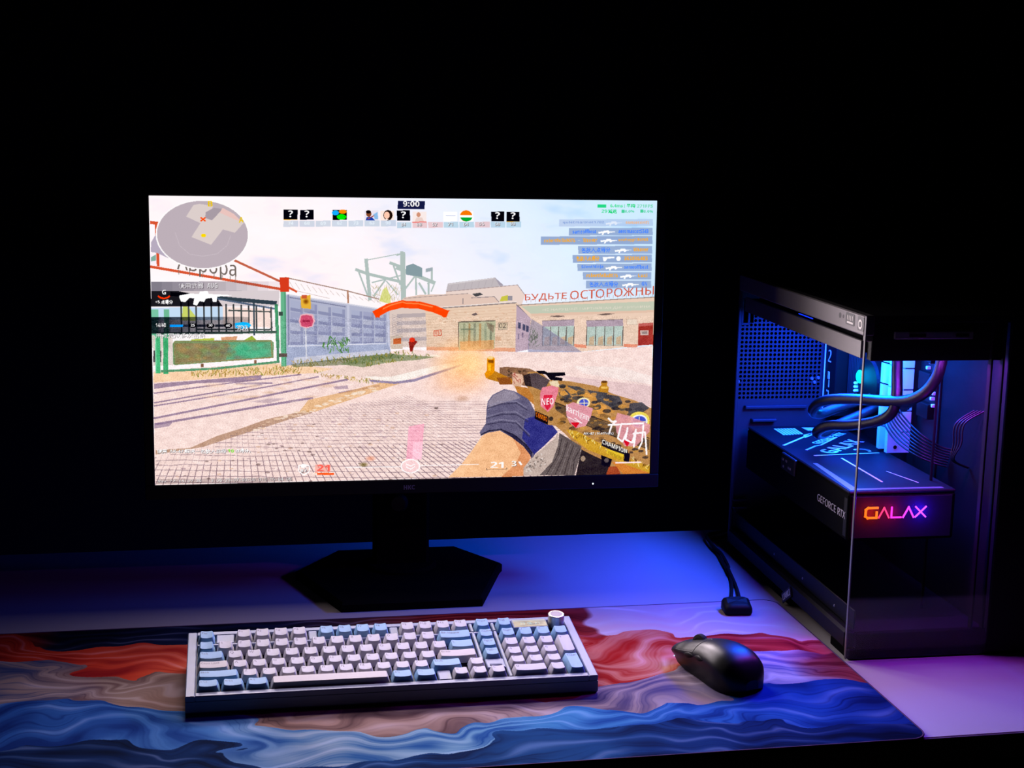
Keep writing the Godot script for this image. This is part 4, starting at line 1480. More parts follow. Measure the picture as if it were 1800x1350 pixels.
	sl([1166,656,1168,666],1.5,"8a6a20",0.9)
	sl([1170,658,1172,668],1.5,"8a6a20",0.9)
	sl([1173,660,1176,670],1.5,"8a6a20",0.9)
	sl([1177,661,1179,672],1.5,"8a6a20",0.9)
	sl([1181,663,1183,673],1.5,"8a6a20",0.9)
	sl([1184,665,1187,675],1.5,"8a6a20",0.9)
	sl([1188,667,1190,677],1.5,"8a6a20",0.9)
	sl([1192,668,1194,678],1.5,"8a6a20",0.9)
	sl([1196,670,1198,680],1.5,"8a6a20",0.9)
	sl([1199,672,1202,682],1.5,"8a6a20",0.9)
	sl([1203,673,1205,683],1.5,"8a6a20",0.9)
	sl([1207,675,1209,685],1.5,"8a6a20",0.9)
	sp([1211,663,1225,664,1224,688,1209,685],"1a1618",1)
	# stickers on the rifle
	sp([985,485,1011,480,1029,486,1027,501,1015,537,1001,550,981,533,980,501],"d9909c",1)
	sp([990,505,1013,505,1008,536,1000,546,986,526],"c33a50",1)
	stx("NEO",984,531,1016,530,17,"fbeef0",1,1)
	sp([968,546,1003,562,1002,584,967,567],"221a14",1)
	stx("COMBO",970,562,1000,576,13,"ff8a1e",1,1)
	se(1010,568,5.9,6.2,"4a4038",1)
	se(1096,527,17.8,13.9,"f0e7c0",1)
	se(1097,527,12.6,10.0,"5a63b8",1)
	sl([1085,528,1110,528],1.9,"f0e7c0",1)
	sl([1097,518,1099,537],1.9,"f0e7c0",1)
	sp([1049,533,1068,525,1122,542,1117,564,1103,589,1077,594,1061,581,1051,561],"d6a0a8",1)
	sp([1063,579,1087,579,1077,594],"c02a36",1)
	stx("karrigan",1050,552,1113,581,22,"fff6f6",1,2)
	sl([1053,563,1077,575,1093,581,1073,567],2.2,"fff6f6",0.9)
	se(1247,577,29.6,23.9,"e8d878",1)
	se(1248,579,22.9,18.5,"f0f0f6",1)
	se(1248,579,18.5,14.6,"5a63b8",1)
	sl([1229,580,1268,580],2.2,"f0e7c0",1)
	sl([1248,566,1249,594],2.2,"f0e7c0",1)
	sp([1188,555,1222,564,1278,588,1277,607,1241,646,1210,645,1187,607,1182,575],"d8a2a8",0.9)
	sp([1204,627,1228,628,1217,647],"c02a36",1)
	sl([1164,569,1174,579,1186,577,1174,587,1167,610],4.8,"fff4f6",1)
	sl([1164,587,1260,584],4.8,"fff4f6",1)
	sl([1199,587,1191,623,1204,633,1217,603],4.8,"fff4f6",1)
	sl([1217,595,1212,627,1231,636,1240,600],4.8,"fff4f6",1)
	sl([1240,604,1235,648],4.8,"fff4f6",1)
	sl([1260,588,1257,636,1249,652],4.8,"fff4f6",1)
	sl([1232,612,1265,608,1271,669],4.8,"fff4f6",1)
	sp([1142,472,1160,474,1158,481,1163,487,1162,502,1136,498,1136,487,1143,481],"b98d42",1)
	sp([1142,485,1160,485,1160,490,1143,490],"e2c078",0.9)
	se(1151,472,8.1,3.1,"6a4a20",1)
	# translucent marker strip
	sp([637,582,677,575,671,669,631,668],"f3b0c4",0.72)
	sp([649,624,673,623,671,669,646,669],"ffd9e4",0.6)
	# damage arc
	sl([551,292,583,275,620,266,628,268,662,269,701,279,733,292],18.5,"ee5a2a",0.95)
	sl([561,283,591,269,620,261,628,264,662,266,697,274],3.0,"ff9a6a",0.9)
	sp([543,285,572,274,561,302],"ee5a2a",1)
	sp([741,283,706,286,727,302],"ee5a2a",1)
	# minimap
	se(127,94,112.8,85.5,"fdf6f6",1)
	se(127,94,109.5,82.4,"bdb1b9",1)
	sp([88,50,106,22,121,19,153,24,149,35,135,41,134,53,148,58,176,28,204,45,227,64,205,89,176,81,147,119,100,100,122,66],"d9cdcb",1)
	sp([135,39,156,28,176,31,150,59,134,53],"aaa0a8",1)
	sp([176,28,204,43,221,61,207,57,169,40],"e2c4c0",1)
	sl([61,89,71,121,95,142,127,147,161,141,186,120,195,95],1.1,"cfc5cb",0.8)
	sl([123,52,134,61],3.3,"e8602a",1)
	sl([134,52,123,61],3.3,"e8602a",1)
	se(129,96,5.9,4.6,"f5d800",1)
	stx("B",141,25,152,25,13,"e3c62a",1,1)
	stx("A",215,64,226,63,13,"e3c62a",1,1)
	# player row, clock, frame counter
	sp([324,31,359,31,358,55,324,55],"16161f",1)
	stx("?",335,50,347,50,17,"fbf8fa",1,1)
	sp([365,32,398,31,398,55,364,56],"16161f",1)
	stx("?",375,50,387,50,17,"fbf8fa",1,1)
	sp([605,31,638,30,639,56,606,56],"16161f",1)
	stx("?",615,50,628,50,17,"fbf8fa",1,1)
	sp([845,32,879,31,879,56,846,56],"16161f",1)
	stx("?",855,50,868,50,17,"fbf8fa",1,1)
	sp([885,32,918,32,919,56,885,56],"16161f",1)
	stx("?",895,50,908,50,17,"fbf8fa",1,1)
	sp([324,55,358,55,358,56,324,57],"e8b85a",1)
	sp([885,56,919,56,919,57,885,58],"e8b85a",1)
	sp([445,31,480,31,480,55,445,56],"0c120e",1)
	se(452,38,8.9,6.2,"38a8e8",1)
	se(470,35,10.0,5.4,"f0962a",1)
	se(467,48,12.2,6.9,"24d62a",1)
	sp([524,32,559,31,559,56,524,56],"e8e2ec",1)
	se(535,40,6.7,7.7,"8a5a44",1)
	sp([527,56,530,48,542,47,550,56],"2c4a9a",1)
	se(534,35,6.7,3.9,"241c1e",1)
	sp([546,41,557,35,558,53,550,53],"8fb8dc",0.9)
	sl([532,53,548,44],2.2,"a05a5a",1)
	sp([564,32,598,32,598,55,564,56],"f6e6e0",1)
	se(583,43,11.8,13.1,"32241f",1)
	se(580,43,7.4,9.2,"f3cbb8",1)
	sp([573,55,579,51,586,55],"f6e6e0",1)
	sp([645,33,680,33,680,58,645,59],"f2e6e4",1)
	se(660,41,5.2,6.2,"c99a86",1)
	sp([650,59,655,48,669,48,674,58],"e2cfc8",1)
	sp([644,59,680,58,680,60,644,61],"d85048",0.9)
	sp([723,33,758,33,758,57,723,58],"fdfafa",1)
	sp([729,42,754,42,754,44,729,44],"bcc4dc",0.8)
	sp([764,32,799,31,800,57,764,58],"fbf6f6",1)
	se(781,43,15.5,13.9,"e2852c",1)
	se(781,43,15.5,13.9,"e2852c",1)
	sp([765,41,797,41,798,47,765,47],"fdfafa",1)
	sp([766,47,797,47,793,54,782,57,771,54],"1fa04c",1)
	sp([324,59,360,58,360,73,323,74],"a8bccc",0.5)
	sp([363,58,400,58,400,73,363,73],"a8bccc",0.5)
	sp([403,58,440,57,440,72,403,73],"a8bccc",0.5)
	sp([443,57,481,57,481,72,443,72],"a8bccc",0.5)
	sp([484,57,521,56,521,71,484,72],"a8bccc",0.5)
	sp([524,56,562,56,562,71,524,71],"a8bccc",0.5)
	sp([565,56,603,55,603,70,565,71],"a8bccc",0.5)
	sp([606,60,642,60,642,74,606,75],"98bccb",0.5)
	sp([645,60,682,59,682,74,645,74],"d9a8a8",0.5)
	sp([684,59,722,59,722,73,685,74],"d9a8a8",0.5)
	sp([724,59,761,58,762,73,724,73],"98bccb",0.5)
	sp([764,58,801,58,802,72,764,73],"98bccb",0.5)
	sp([804,58,842,57,842,72,804,72],"d9a8a8",0.5)
	sp([844,57,882,57,882,72,845,72],"98bccb",0.5)
	sp([885,57,923,56,923,71,885,72],"98bccb",0.5)
	stx("74",335,69,348,68,8,"eaf2f8",0.8,1)
	stx("68",375,68,388,68,8,"eaf2f8",0.8,1)
	stx("69",415,68,428,68,8,"eaf2f8",0.8,1)
	stx("62",456,67,468,67,8,"eaf2f8",0.8,1)
	stx("73",496,67,509,67,8,"eaf2f8",0.8,1)
	stx("63",537,66,549,66,8,"eaf2f8",0.8,1)
	stx("98",577,66,590,66,8,"eaf2f8",0.8,1)
	stx("84",616,70,628,69,8,"f4f6fa",0.8,1)
	stx("88",655,69,668,69,8,"f4f6fa",0.8,1)
	stx("52",695,69,707,69,8,"f4f6fa",0.8,1)
	stx("71",734,68,747,68,8,"f4f6fa",0.8,1)
	stx("64",774,68,787,68,8,"f4f6fa",0.8,1)
	stx("55",814,67,828,67,8,"f4f6fa",0.8,1)
	stx("58",855,67,868,67,8,"f4f6fa",0.8,1)
	stx("93",895,66,908,66,8,"f4f6fa",0.8,1)
	sp([608,7,676,7,675,27,607,27],"2a2e4e",1)
	stx("9:00",621,21,662,21,14,"fdfbfb",1,1)
	sp([1122,11,1145,11,1145,19,1122,19],"33c97e",0.85)
	stx("6.4ms",1156,18,1189,18,8,"5fd39a",1,1)
	sp([1193,10,1194,10,1194,19,1193,19],"33c97e",1)
	scj("平均",1199,18,1223,18,9,"2fc87a",1)
	stx("271FPS",1227,18,1269,18,8,"7fcfae",1,1)
	stx("29",1133,32,1148,32,8,"5fd39a",1,1)
	scj("延迟",1151,33,1174,33,9,"2fc87a",1)
	stx("↓0.0%",1186,32,1220,31,8,"66c9a0",1,1)
	stx("↑0.0%",1236,31,1270,31,8,"66c9a0",1,1)
	# kill list
	sp([1022,50,1270,47,1271,65,1022,68],"94a5c4",0.35)
	stx("quietmarmot1702",1032,62,1140,61,8,"93a8cf",1,1)
	stx("sunsetdrift",1198,60,1260,60,8,"e8b890",1,1)
	sp([1144,58,1159,57,1160,54,1172,54,1174,57,1189,57,1189,58,1176,59,1173,63,1169,63,1169,60,1160,61,1158,66,1154,65,1155,61,1146,63],"dfe6f2",1)
	sp([1048,72,1270,70,1271,89,1048,91],"94a5c4",0.8)
	stx("sameoffbeat",1058,86,1120,85,10,"5c8ae8",1,1)
	stx("aeromascot5343",1179,84,1259,84,10,"5c8ae8",1,1)
	sp([1125,81,1139,80,1141,78,1153,77,1155,80,1170,80,1170,82,1157,83,1154,86,1150,86,1150,83,1141,84,1139,89,1135,89,1136,84,1127,86],"fdfdff",1)
	sp([975,94,1270,91,1271,112,975,115],"94a5c4",0.85)
	stx("robertfella8076",984,109,1065,108,10,"f0b040",1,1)
	sp([1072,103,1078,103,1078,104,1072,104],"d8d8d8",1)
	stx("Weaver",1086,108,1123,107,10,"f0b040",1,1)
	stx("urahoyp186965",1180,107,1259,106,10,"f0b040",1,1)
	sp([1132,103,1146,102,1148,99,1159,99,1161,102,1176,102,1176,104,1164,105,1161,108,1157,108,1156,105,1148,106,1145,111,1141,111,1143,106,1133,108],"fdfdff",1)
	sp([1073,118,1270,117,1271,137,1074,138],"94a5c4",0.8)
	scj("名敌人点得分",1082,134,1160,133,12,"5c8ae8",1)
	stx("Weaver",1220,131,1260,131,10,"f0b040",1,1)
	sp([1170,128,1185,127,1186,124,1198,124,1200,127,1215,127,1215,128,1202,129,1199,133,1195,133,1195,130,1186,131,1184,136,1180,135,1181,131,1172,133],"fdfdff",1)
	sp([1059,141,1270,139,1271,159,1060,161],"94a5c4",0.85)
	scj("名敌人点得分",1069,156,1131,156,12,"f0b040",1)
	stx("363806483",1196,154,1259,154,10,"f0b040",1,1)
	sp([1139,146,1170,145,1170,149,1151,150,1147,157,1141,157],"fdfdff",1)
	se(1181,150,5.9,6.5,"fdfdff",1)
	sp([1072,164,1270,162,1271,182,1073,182],"94a5c4",0.8)
	stx("SilentNinja",1083,177,1141,176,10,"5c8ae8",1,1)
	stx("sameoffbeat",1197,176,1261,176,10,"5c8ae8",1,1)
	sp([1147,173,1161,172,1162,169,1174,169,1176,172,1191,172,1191,174,1179,174,1176,178,1172,178,1171,175,1163,176,1160,181,1156,180,1157,176,1148,178],"fdfdff",1)
	sp([1087,185,1270,185,1270,204,1088,204],"94a5c4",0.8)
	stx("robertfella8076",1097,198,1180,198,10,"f0b040",1,1)
	stx("Luci",1235,198,1259,198,10,"f0b040",1,1)
	sp([1186,195,1200,194,1202,191,1214,191,1216,194,1231,194,1231,195,1218,196,1215,200,1211,200,1211,197,1202,198,1200,203,1196,202,1197,198,1188,200],"fdfdff",1)
	sp([1096,207,1270,207,1271,226,1096,227],"94a5c4",0.8)
	scj("名敌人点得分",1105,222,1183,222,12,"5c8ae8",1)
	stx("GN",1245,220,1259,220,10,"5c8ae8",1,1)
	sp([1192,217,1206,216,1208,213,1220,213,1222,216,1237,216,1237,218,1224,219,1221,222,1217,222,1217,219,1208,220,1206,225,1202,225,1203,220,1194,222],"fdfdff",1)
	# weapon task panel on the left
	sp([1,210,27,210,26,233,1,233],"5c5a66",0.72)
	sp([27,210,52,210,52,233,26,233],"5c5a66",0.671586)
	sp([52,210,78,210,78,233,52,233],"5c5a66",0.622282)
	sp([78,210,104,210,103,233,78,233],"5c5a66",0.571981)
	sp([104,210,129,209,129,233,103,233],"5c5a66",0.520546)
	sp([129,209,155,209,155,233,129,233],"5c5a66",0.467806)
	sp([155,209,181,209,181,233,155,233],"5c5a66",0.413531)
	sp([181,209,207,209,207,233,181,233],"5c5a66",0.357407)
	sp([207,209,233,209,233,232,207,233],"5c5a66",0.298975)
	sp([233,209,259,209,259,232,233,232],"5c5a66",0.237511)
	sp([259,209,286,209,285,232,259,232],"5c5a66",0.171716)
	sp([286,209,312,209,312,232,285,232],"5c5a66",0.0986251)
	sp([1,233,66,233,160,252,173,271,0,271],"0c0c12",0.86)
	sp([66,233,312,232,311,271,173,271,160,252],"20242c",0.18)
	sp([0,297,23,297,22,338,-1,338],"0c0f18",0.8)
	sp([23,297,47,297,46,338,22,338],"0c0f18",0.738462)
	sp([47,297,70,297,70,339,46,338],"0c0f18",0.676923)
	sp([70,297,94,297,93,339,70,339],"0c0f18",0.615385)
	sp([94,297,118,297,117,339,93,339],"0c0f18",0.553846)
	sp([118,297,141,297,141,339,117,339],"0c0f18",0.492308)
	sp([141,297,165,297,165,339,141,339],"0c0f18",0.430769)
	sp([165,297,189,297,189,339,165,339],"0c0f18",0.369231)
	sp([189,297,213,297,213,339,189,339],"0c0f18",0.307692)
	sp([213,297,237,298,237,339,213,339],"0c0f18",0.246154)
	scj("使用武器",68,226,128,225,12,"f2eef2",0.75)
	stx("AUG",136,225,161,225,12,"f6f4f6",0.85,1)
	sp([68,244,93,239,116,240,118,234,137,233,139,240,160,241,195,243,195,244,160,247,158,260,149,260,147,250,132,252,128,260,117,258,110,269,101,266,104,251,93,250,83,260,72,259,68,249],"fdfbfb",1)
	stx("G",27,241,36,241,11,"fdfbfb",1,1)
	sl([17,245,24,250,32,251,40,249,45,245],4.1,"e8502a",1)
	stx("+5",10,263,21,263,7,"fbf8f8",1,1)
	scj("点得分",24,265,53,265,10,"fbf8f8",1)
	stx("14/40",10,322,34,322,10,"fbf8f8",1,1)
	sp([44,316,89,316,89,322,44,322],"2a3040",0.9)
	sp([44,316,76,316,75,322,44,322],"2c9be8",1)
	se(99,318,10.4,6.5,"14161c",1)
	stx("25",94,321,104,321,7,"f4f2f4",1,1)
	se(142,319,10.4,6.5,"14161c",1)
	stx("30",137,321,147,321,7,"f4f2f4",1,1)
	se(185,319,10.4,6.5,"14161c",1)
	stx("40",180,322,190,322,7,"f4f2f4",1,1)
	sp([110,316,131,316,131,322,110,322],"20242e",0.9)
	sp([154,316,175,316,175,322,153,322],"20242e",0.9)
	sp([202,313,222,310,236,312,242,318,236,325,219,327,203,325],"35b0ea",1)
	scj("完成",207,331,236,331,13,"f6fafc",1)
	scj("用点完成多次击杀",10,349,130,349,11,"fdfafa",1)
	# bottom line of the display
	scj("使用",8,639,32,639,10,"fdf8f8",1)
	stx("AK-47",37,638,71,639,8,"fdf8f8",1,1)
	scj("解决一名敌人获得",74,640,177,642,10,"fdf8f8",1)
	stx("10",180,640,195,641,8,"8fe05a",1,1)
	scj("点得分。",199,641,244,642,9,"fdf8f8",1)
	sp([5,705,341,708,342,718,5,717],"3a3032",0.25)
	stx("May 22 14:59:35",7,715,114,716,8,"fbf6f6",1,3)
	stx("- V 06-29-07-00-00 0:0 15-04-06",125,715,338,716,8,"fbf6f6",1,3)
	sl([356,679,370,676,384,680,383,694,370,703,357,693,356,679],2.6,"fdf8f8",1)
	se(369,679,7.4,5.4,"fdf8f8",1)
	stx("87",361,695,377,695,8,"fdf8f8",1,1)
	sp([398,676,437,677,437,697,398,696],"f2a090",0.5)
	stx("21",403,693,435,694,16,"f4746a",1,1)
	sp([392,697,446,699,446,704,392,703],"ee6a35",1)
	sp([392,697,403,698,403,703,392,703],"fbe8e0",1)
	sl([473,685,619,687],2.2,"fdf4f4",0.9)
	sl([669,685,821,685],2.2,"fdf4f4",0.85)
	se(642,686,25.9,19.2,"fdf2f2",1)
	se(642,686,21.5,15.8,"f2d3d4",1)
	sl([631,680,643,686,654,680],2.6,"fdf8f8",1)
	sl([631,688,643,694,654,687],2.6,"fdf8f8",1)
	stx("21",851,695,886,696,16,"fdf8f6",1,1)
	sl([841,696,841,700,895,699,895,695],1.1,"6a5a50",0.8)
	stx("3",907,692,920,692,14,"fdf8f6",1,1)
	sp([924,680,931,680,936,689,931,690],"fdf8f6",1)
	stx("AK-47 (StatTrak)",1098,613,1179,614,8,"fdf8f6",1,1)
	sl([1187,689,1255,689],4.8,"ffe2e6",1)
	var grain := noise(0.25, 21, 2)
	var broad := noise(0.03, 22, 3)
	for y in range(300, SH):
		var at := y * SW * 3
		for x in SW:
			var g := int(grain.get_noise_2d(x, y) * 26.0 + broad.get_noise_2d(x, y * 1.6) * 13.0)
			px[at] = clampi(px[at] + g, 0, 255)
			px[at + 1] = clampi(px[at + 1] + g, 0, 255)
			px[at + 2] = clampi(px[at + 2] + g, 0, 255)
			at += 3
	# the vivid picture mode of the display
	for at in range(0, px.size(), 3):
		var l := (px[at] * 3 + px[at + 1] * 6 + px[at + 2]) / 10
		for k in 3:
			var c := l + (px[at + k] - l) * 122 / 100
			px[at + k] = clampi(205 + (c - 205) * 114 / 100, 0, 255)
	return Image.create_from_data(SW, SH, false, Image.FORMAT_RGB8, px)

# ---------------------------------------------------------------- keyboard
const U := 0.01905

func keycap(wu: float, du: float, h: float, tilt: float, dish: float) -> ArrayMesh:
	var st := new_st()
	var bw := wu * U - 0.0013
	var bd := du * U - 0.0013
	var rings := []
	for r in [[0.0, 0.0, 0.0, 0.0012, 0.0], [0.97, 0.0054, 0.0040, 0.0016, 1.0], [1.0, 0.0060, 0.0046, 0.0015, 1.0]]:
		var ring := []
		var w: float = bw - r[1]
		var d: float = bd - r[2]
		var rr := round_rect(w, d, r[3], 2)
		for i in rr.size():
			ring.append(rr[i])
			var q: Vector2 = rr[(i + 1) % rr.size()]
			if absf(q.y - rr[i].y) < 0.00001 and absf(q.x - rr[i].x) > 0.004:
				for k in [1, 2, 3]:
					ring.append(rr[i].lerp(q, k / 4.0))
		var out := []
		for p in ring:
			var zz: float = -p.y - r[0] * 0.0006
			var y: float = r[0] * (h - zz * tan(deg_to_rad(tilt)))
			y -= r[4] * dish * (1.0 - pow(clampf(p.x / (w * 0.5), -1, 1), 2))
			out.append(Vector3(p.x, y, zz))
		rings.append(out)
	loft(st, rings.slice(0, 2), true, false, false)
	var n: int = rings[2].size()
	for i in n:
		var j := (i + 1) % n
		st.set_smooth_group(-1)
		quad(st, rings[1][i], rings[1][j], rings[2][j], rings[2][i])
		st.set_smooth_group(2)
		tri(st, Vector3(0, h - dish, -0.0006), rings[2][i], rings[2][j])
	return done(st)

# the legend of a key, laid on the hollow of its top
func legend_mesh(text: String, lh: float, at: Vector2, half: float, h: float, tilt: float, dish: float) -> ArrayMesh:
	var t := letters(text, lh, 0, 0.0)
	t.curve_step = 4.0
	var a := t.get_mesh_arrays()
	var v: PackedVector3Array = a[Mesh.ARRAY_VERTEX]
	var nn := PackedVector3Array()
	for i in v.size():
		var x := at.x + v[i].x
		var z := at.y - v[i].y
		v[i] = Vector3(x, h - z * tan(deg_to_rad(tilt)) - dish * (1.0 - pow(clampf(x / half, -1, 1), 2)) + 0.00022, z)
		nn.append(Vector3.UP)
	var arr := []
	arr.resize(Mesh.ARRAY_MAX)
	arr[Mesh.ARRAY_VERTEX] = v
	arr[Mesh.ARRAY_NORMAL] = nn
	arr[Mesh.ARRAY_INDEX] = a[Mesh.ARRAY_INDEX]
	var m := ArrayMesh.new()
	m.add_surface_from_arrays(Mesh.PRIMITIVE_TRIANGLES, arr)
	return m

func build_keyboard():
	var t = thing("keyboard", "compact full keyboard with white and pale blue keycaps in a blue-grey case", "keyboard", Transform3D(Basis(Vector3.UP, deg_to_rad(-0.22)), Vector3(-0.225, 0.004, 0.5821)))
	var K := Transform3D(Basis(Vector3.RIGHT, deg_to_rad(7.24)), Vector3(0, 0.0193, 0))
	var cw := 0.410
	var cd := 0.135
	# lower case: wedge under the key plane
	var body := new_st()
	var ft := K * Vector3(0, -0.0062, 0)
	var bt := K * Vector3(0, -0.0062, -cd)
	var prof := [Vector2(-0.004, 0.0), Vector2(0.0, ft.y * 0.25), Vector2(ft.z, ft.y), Vector2(bt.z, bt.y), Vector2(bt.z + 0.003, 0.004), Vector2(bt.z + 0.007, 0.0)]
	# profile lies in (z, y); sweep it along x
	prism(body, prof, cw, Transform3D(Basis(Vector3(0, 0, 1), Vector3(0, 1, 0), Vector3(-1, 0, 0)), Vector3(cw / 2, 0, 0)))
	obj("lower_case", body, M.kb_case, t)
	# upper rim with the bars between the key blocks
	var rim := new_st()
	var kx := 20.5 * U / 2
	var front := 0.008
	var rz := func(r): return -(front + (5 - r + 0.5) * U) if r > 0 else -(front + 5.75 * U)
	var bar := func(x0, x1, z0, z1): cbox(rim, K * Vector3((x0 + x1) / 2, -0.0031, (z0 + z1) / 2), Vector3(x1 - x0, 0.0062, absf(z1 - z0)), 0.0008, K.basis)
	bar.call(-cw / 2, -kx - 0.0004, -cd, 0.0)
	bar.call(kx + 0.0004, cw / 2, -cd, 0.0)
	bar.call(-kx - 0.0004, kx + 0.0004, -front + 0.0004, 0.0)
	bar.call(-kx - 0.0004, kx + 0.0004, -cd, -(front + 6.25 * U) - 0.0002)
	var zf0: float = -(front + 5.25 * U)
	var zf1: float = -(front + 6.25 * U)
	var xu := func(u): return u * U - kx
	# strip between the function row and the number row
	bar.call(xu.call(0.0), xu.call(16.25), zf0 + 0.0004, zf0 + 0.25 * U - 0.0006)
	for g in [[1.02, 1.98], [6.02, 6.48], [10.52, 10.98], [15.03, 15.22], [16.28, 16.47]]:
		bar.call(xu.call(g[0]), xu.call(g[1]), zf1, zf0)
	bar.call(xu.call(15.03), xu.call(15.22), -(front + 5.2 * U), -(front + 2.0 * U))
	bar.call(xu.call(16.28), xu.call(16.47), -(front + 5.25 * U), -front)
	bar.call(xu.call(12.53), xu.call(13.22), -(front + 1.0 * U), -front)
	bar.call(xu.call(15.27), xu.call(16.28), -(front + 2.0 * U), -(front + 1.03 * U))
	obj("upper_case", rim, M.kb_case, t)
	var plate := new_st()
	cbox(plate, K * Vector3(0, -0.0056, -cd / 2), Vector3(cw - 0.01, 0.0012, cd - 0.008), 0.0002, K.basis)
	obj("switch_plate", plate, M.kb_well, t)
	var pill := new_st()
	cbox(pill, K * Vector3(xu.call(15.77), 0.0002, -(front + 1.32 * U)), Vector3(0.0125, 0.001, 0.0035), 0.0004, K.basis)
	obj("badge", pill, mat(Color(0.42, 0.43, 0.5), 0.7, 0, 0.2), t, "small silver badge beside the arrow keys")
	# keys: [row, x, width, legend, colour, depth]; colours w white, b pale blue, c cream
	var keys := [[0, 0, 1, "Esc", "b"]]
	for i in 12:
		var fx: float = [2, 3, 4, 5, 6.5, 7.5, 8.5, 9.5, 11, 12, 13, 14][i]
		keys.append([0, fx, 1, "F%d" % (i + 1), "b" if i > 3 and i < 8 else "w"])
	keys.append_array([[0, 15.25, 1, "Print", "b"], [0, 16.5, 1, "Del", "b"], [1, 0, 1, "`", "b"], [1, 13, 2, "Backspace", "b"], [1, 15.25, 1, "Home", "b"], [2, 15.25, 1, "PgUp", "b"], [3, 15.25, 1, "PgDn", "b"]])
	for row in [[1, 1.0, "1234567890-="], [2, 1.5, "QWERTYUIOP[]"], [3, 1.75, "ASDFGHJKL;'"], [4, 2.25, "ZXCVBNM,./"]]:
		for i in row[2].length():
			keys.append([row[0], row[1] + i, 1, row[2][i], "w"])
	keys.append_array([[2, 0, 1.5, "Tab", "b"], [2, 13.5, 1.5, "\\", "b"], [3, 0, 1.75, "Caps Lock", "c"], [3, 12.75, 2.25, "Enter", "c"], [4, 0, 2.25, "Shift", "b"], [4, 12.25, 1.75, "Shift", "b"], [4, 14.25, 1, "^", "w"]])
	keys.append_array([[5, 0, 1.25, "Ctrl", "b"], [5, 1.25, 1.25, "Win", "b"], [5, 2.5, 1.25, "Alt", "b"], [5, 3.75, 6.25, "", "c"], [5, 10, 1.25, "Alt", "b"], [5, 11.25, 1.25, "Fn", "b"], [5, 13.25, 1, "<", "w"], [5, 14.25, 1, "v", "w"], [5, 15.25, 1, ">", "w"]])
	for i in 3:
		keys.append([1, 17.5 + i, 1, "/*-"[i], "b"])
		keys.append([2, 16.5 + i, 1, "789"[i], "w"])
		keys.append([3, 16.5 + i, 1, "456"[i], "w"])
		keys.append([4, 16.5 + i, 1, "123"[i], "w"])
	keys.append_array([[1, 16.5, 1, "Num", "b"], [2, 19.5, 1, "+", "w", 2], [4, 19.5, 1, "Enter", "b", 2], [5, 16.5, 2, "0", "w"], [5, 18.5, 1, ".", "w"]])
	var heights := [0.0096, 0.0096, 0.0084, 0.0078, 0.0078, 0.0080]
	var tilts := [5.0, 4.0, 2.0, 0.0, -2.0, -2.0]
	var shapes := {}
	for k in keys:
		var r: int = k[0]
		var du: float = k[5] if k.size() > 5 else 1.0
		var h: float = heights[r]
		var dish := 0.0 if k[2] > 5 else 0.0008
		var id := "%s_%s_%d" % [k[2], du, r]
		if not shapes.has(id):
			shapes[id] = keycap(k[2], du, h, tilts[r], dish)
		var cap_node = obj("keycap", shapes[id], {"w": M.key_white, "b": M.key_blue, "c": M.key_cream}[k[4]], t)
		var z: float = rz.call(r) if du < 1.5 else rz.call(r) + U * 0.5
		cap_node.transform = K * Transform3D(Basis(), Vector3(xu.call(k[1] + k[2] * 0.5), -0.0036, z))
		if k[3] != "":
			var half: float = (k[2] * U - 0.0068) * 0.5
			var dep: float = (du * U - 0.0054) * 0.5
			var small: bool = k[3].length() > 1
			obj("legend", legend_mesh(k[3], 0.0030 if small else 0.0040, Vector2(-half + 0.0010, -dep + 0.0036), half, h, tilts[r], dish), M.legend, cap_node)
	# display module and knob in the upper right corner
	var mz: float = (zf0 + zf1) / 2 - 0.001
	var hs := new_st()
	cbox(hs, K * Vector3(xu.call(18.5), -0.0016, mz), Vector3(2.02 * U, 0.0064, 1.0 * U), 0.0006, K.basis)
	obj("display_housing", hs, M.kb_case, t)
	var ds := new_st()
	var dw := 1.88 * U
	var dh := 0.86 * U
	for v in [[-1, -1], [1, 1], [1, -1], [-1, -1], [-1, 1], [1, 1]]:
		ds.set_uv(Vector2(v[0] * 0.5 + 0.5, 0.5 - v[1] * 0.5))
		ds.set_normal(K.basis.y)
		ds.add_vertex(K * Vector3(xu.call(18.5) + v[0] * dw / 2, 0.00175, mz - v[1] * dh / 2))
	var dm := mat(Color(0.01, 0.01, 0.01), 0.3)
	dm.emission_enabled = true
	dm.emission = Color.WHITE
	dm.emission_operator = BaseMaterial3D.EMISSION_OP_MULTIPLY
	dm.emission_texture = ImageTexture.create_from_image(paint_small_display())
	dm.emission_energy_multiplier = 0.7
	dm.texture_repeat = false
	obj("small_display_screen", ds.commit(), dm, t, "tiny lit display with a clock over a straw coloured picture")
	var kn := new_st()
	var ka := K * Vector3(xu.call(20.02), 0.0, mz)
	lathe(kn, ka, K.basis.y, [[0.0088, -0.002], [0.0088, 0.0105], [0.0083, 0.0112], [0.0068, 0.0112], [0.0066, 0.0107]], 40, false)
	obj("knob", kn, M.silver, t, "round silver volume knob")
	var kt := new_st()
	lathe(kt, ka, K.basis.y, [[0.0064, 0.010], [0.0064, 0.0110]], 40, false)
	obj("knob_cap", kt, mat(Color(0.62, 0.58, 0.56), 0.65, 0, 0.25), t)

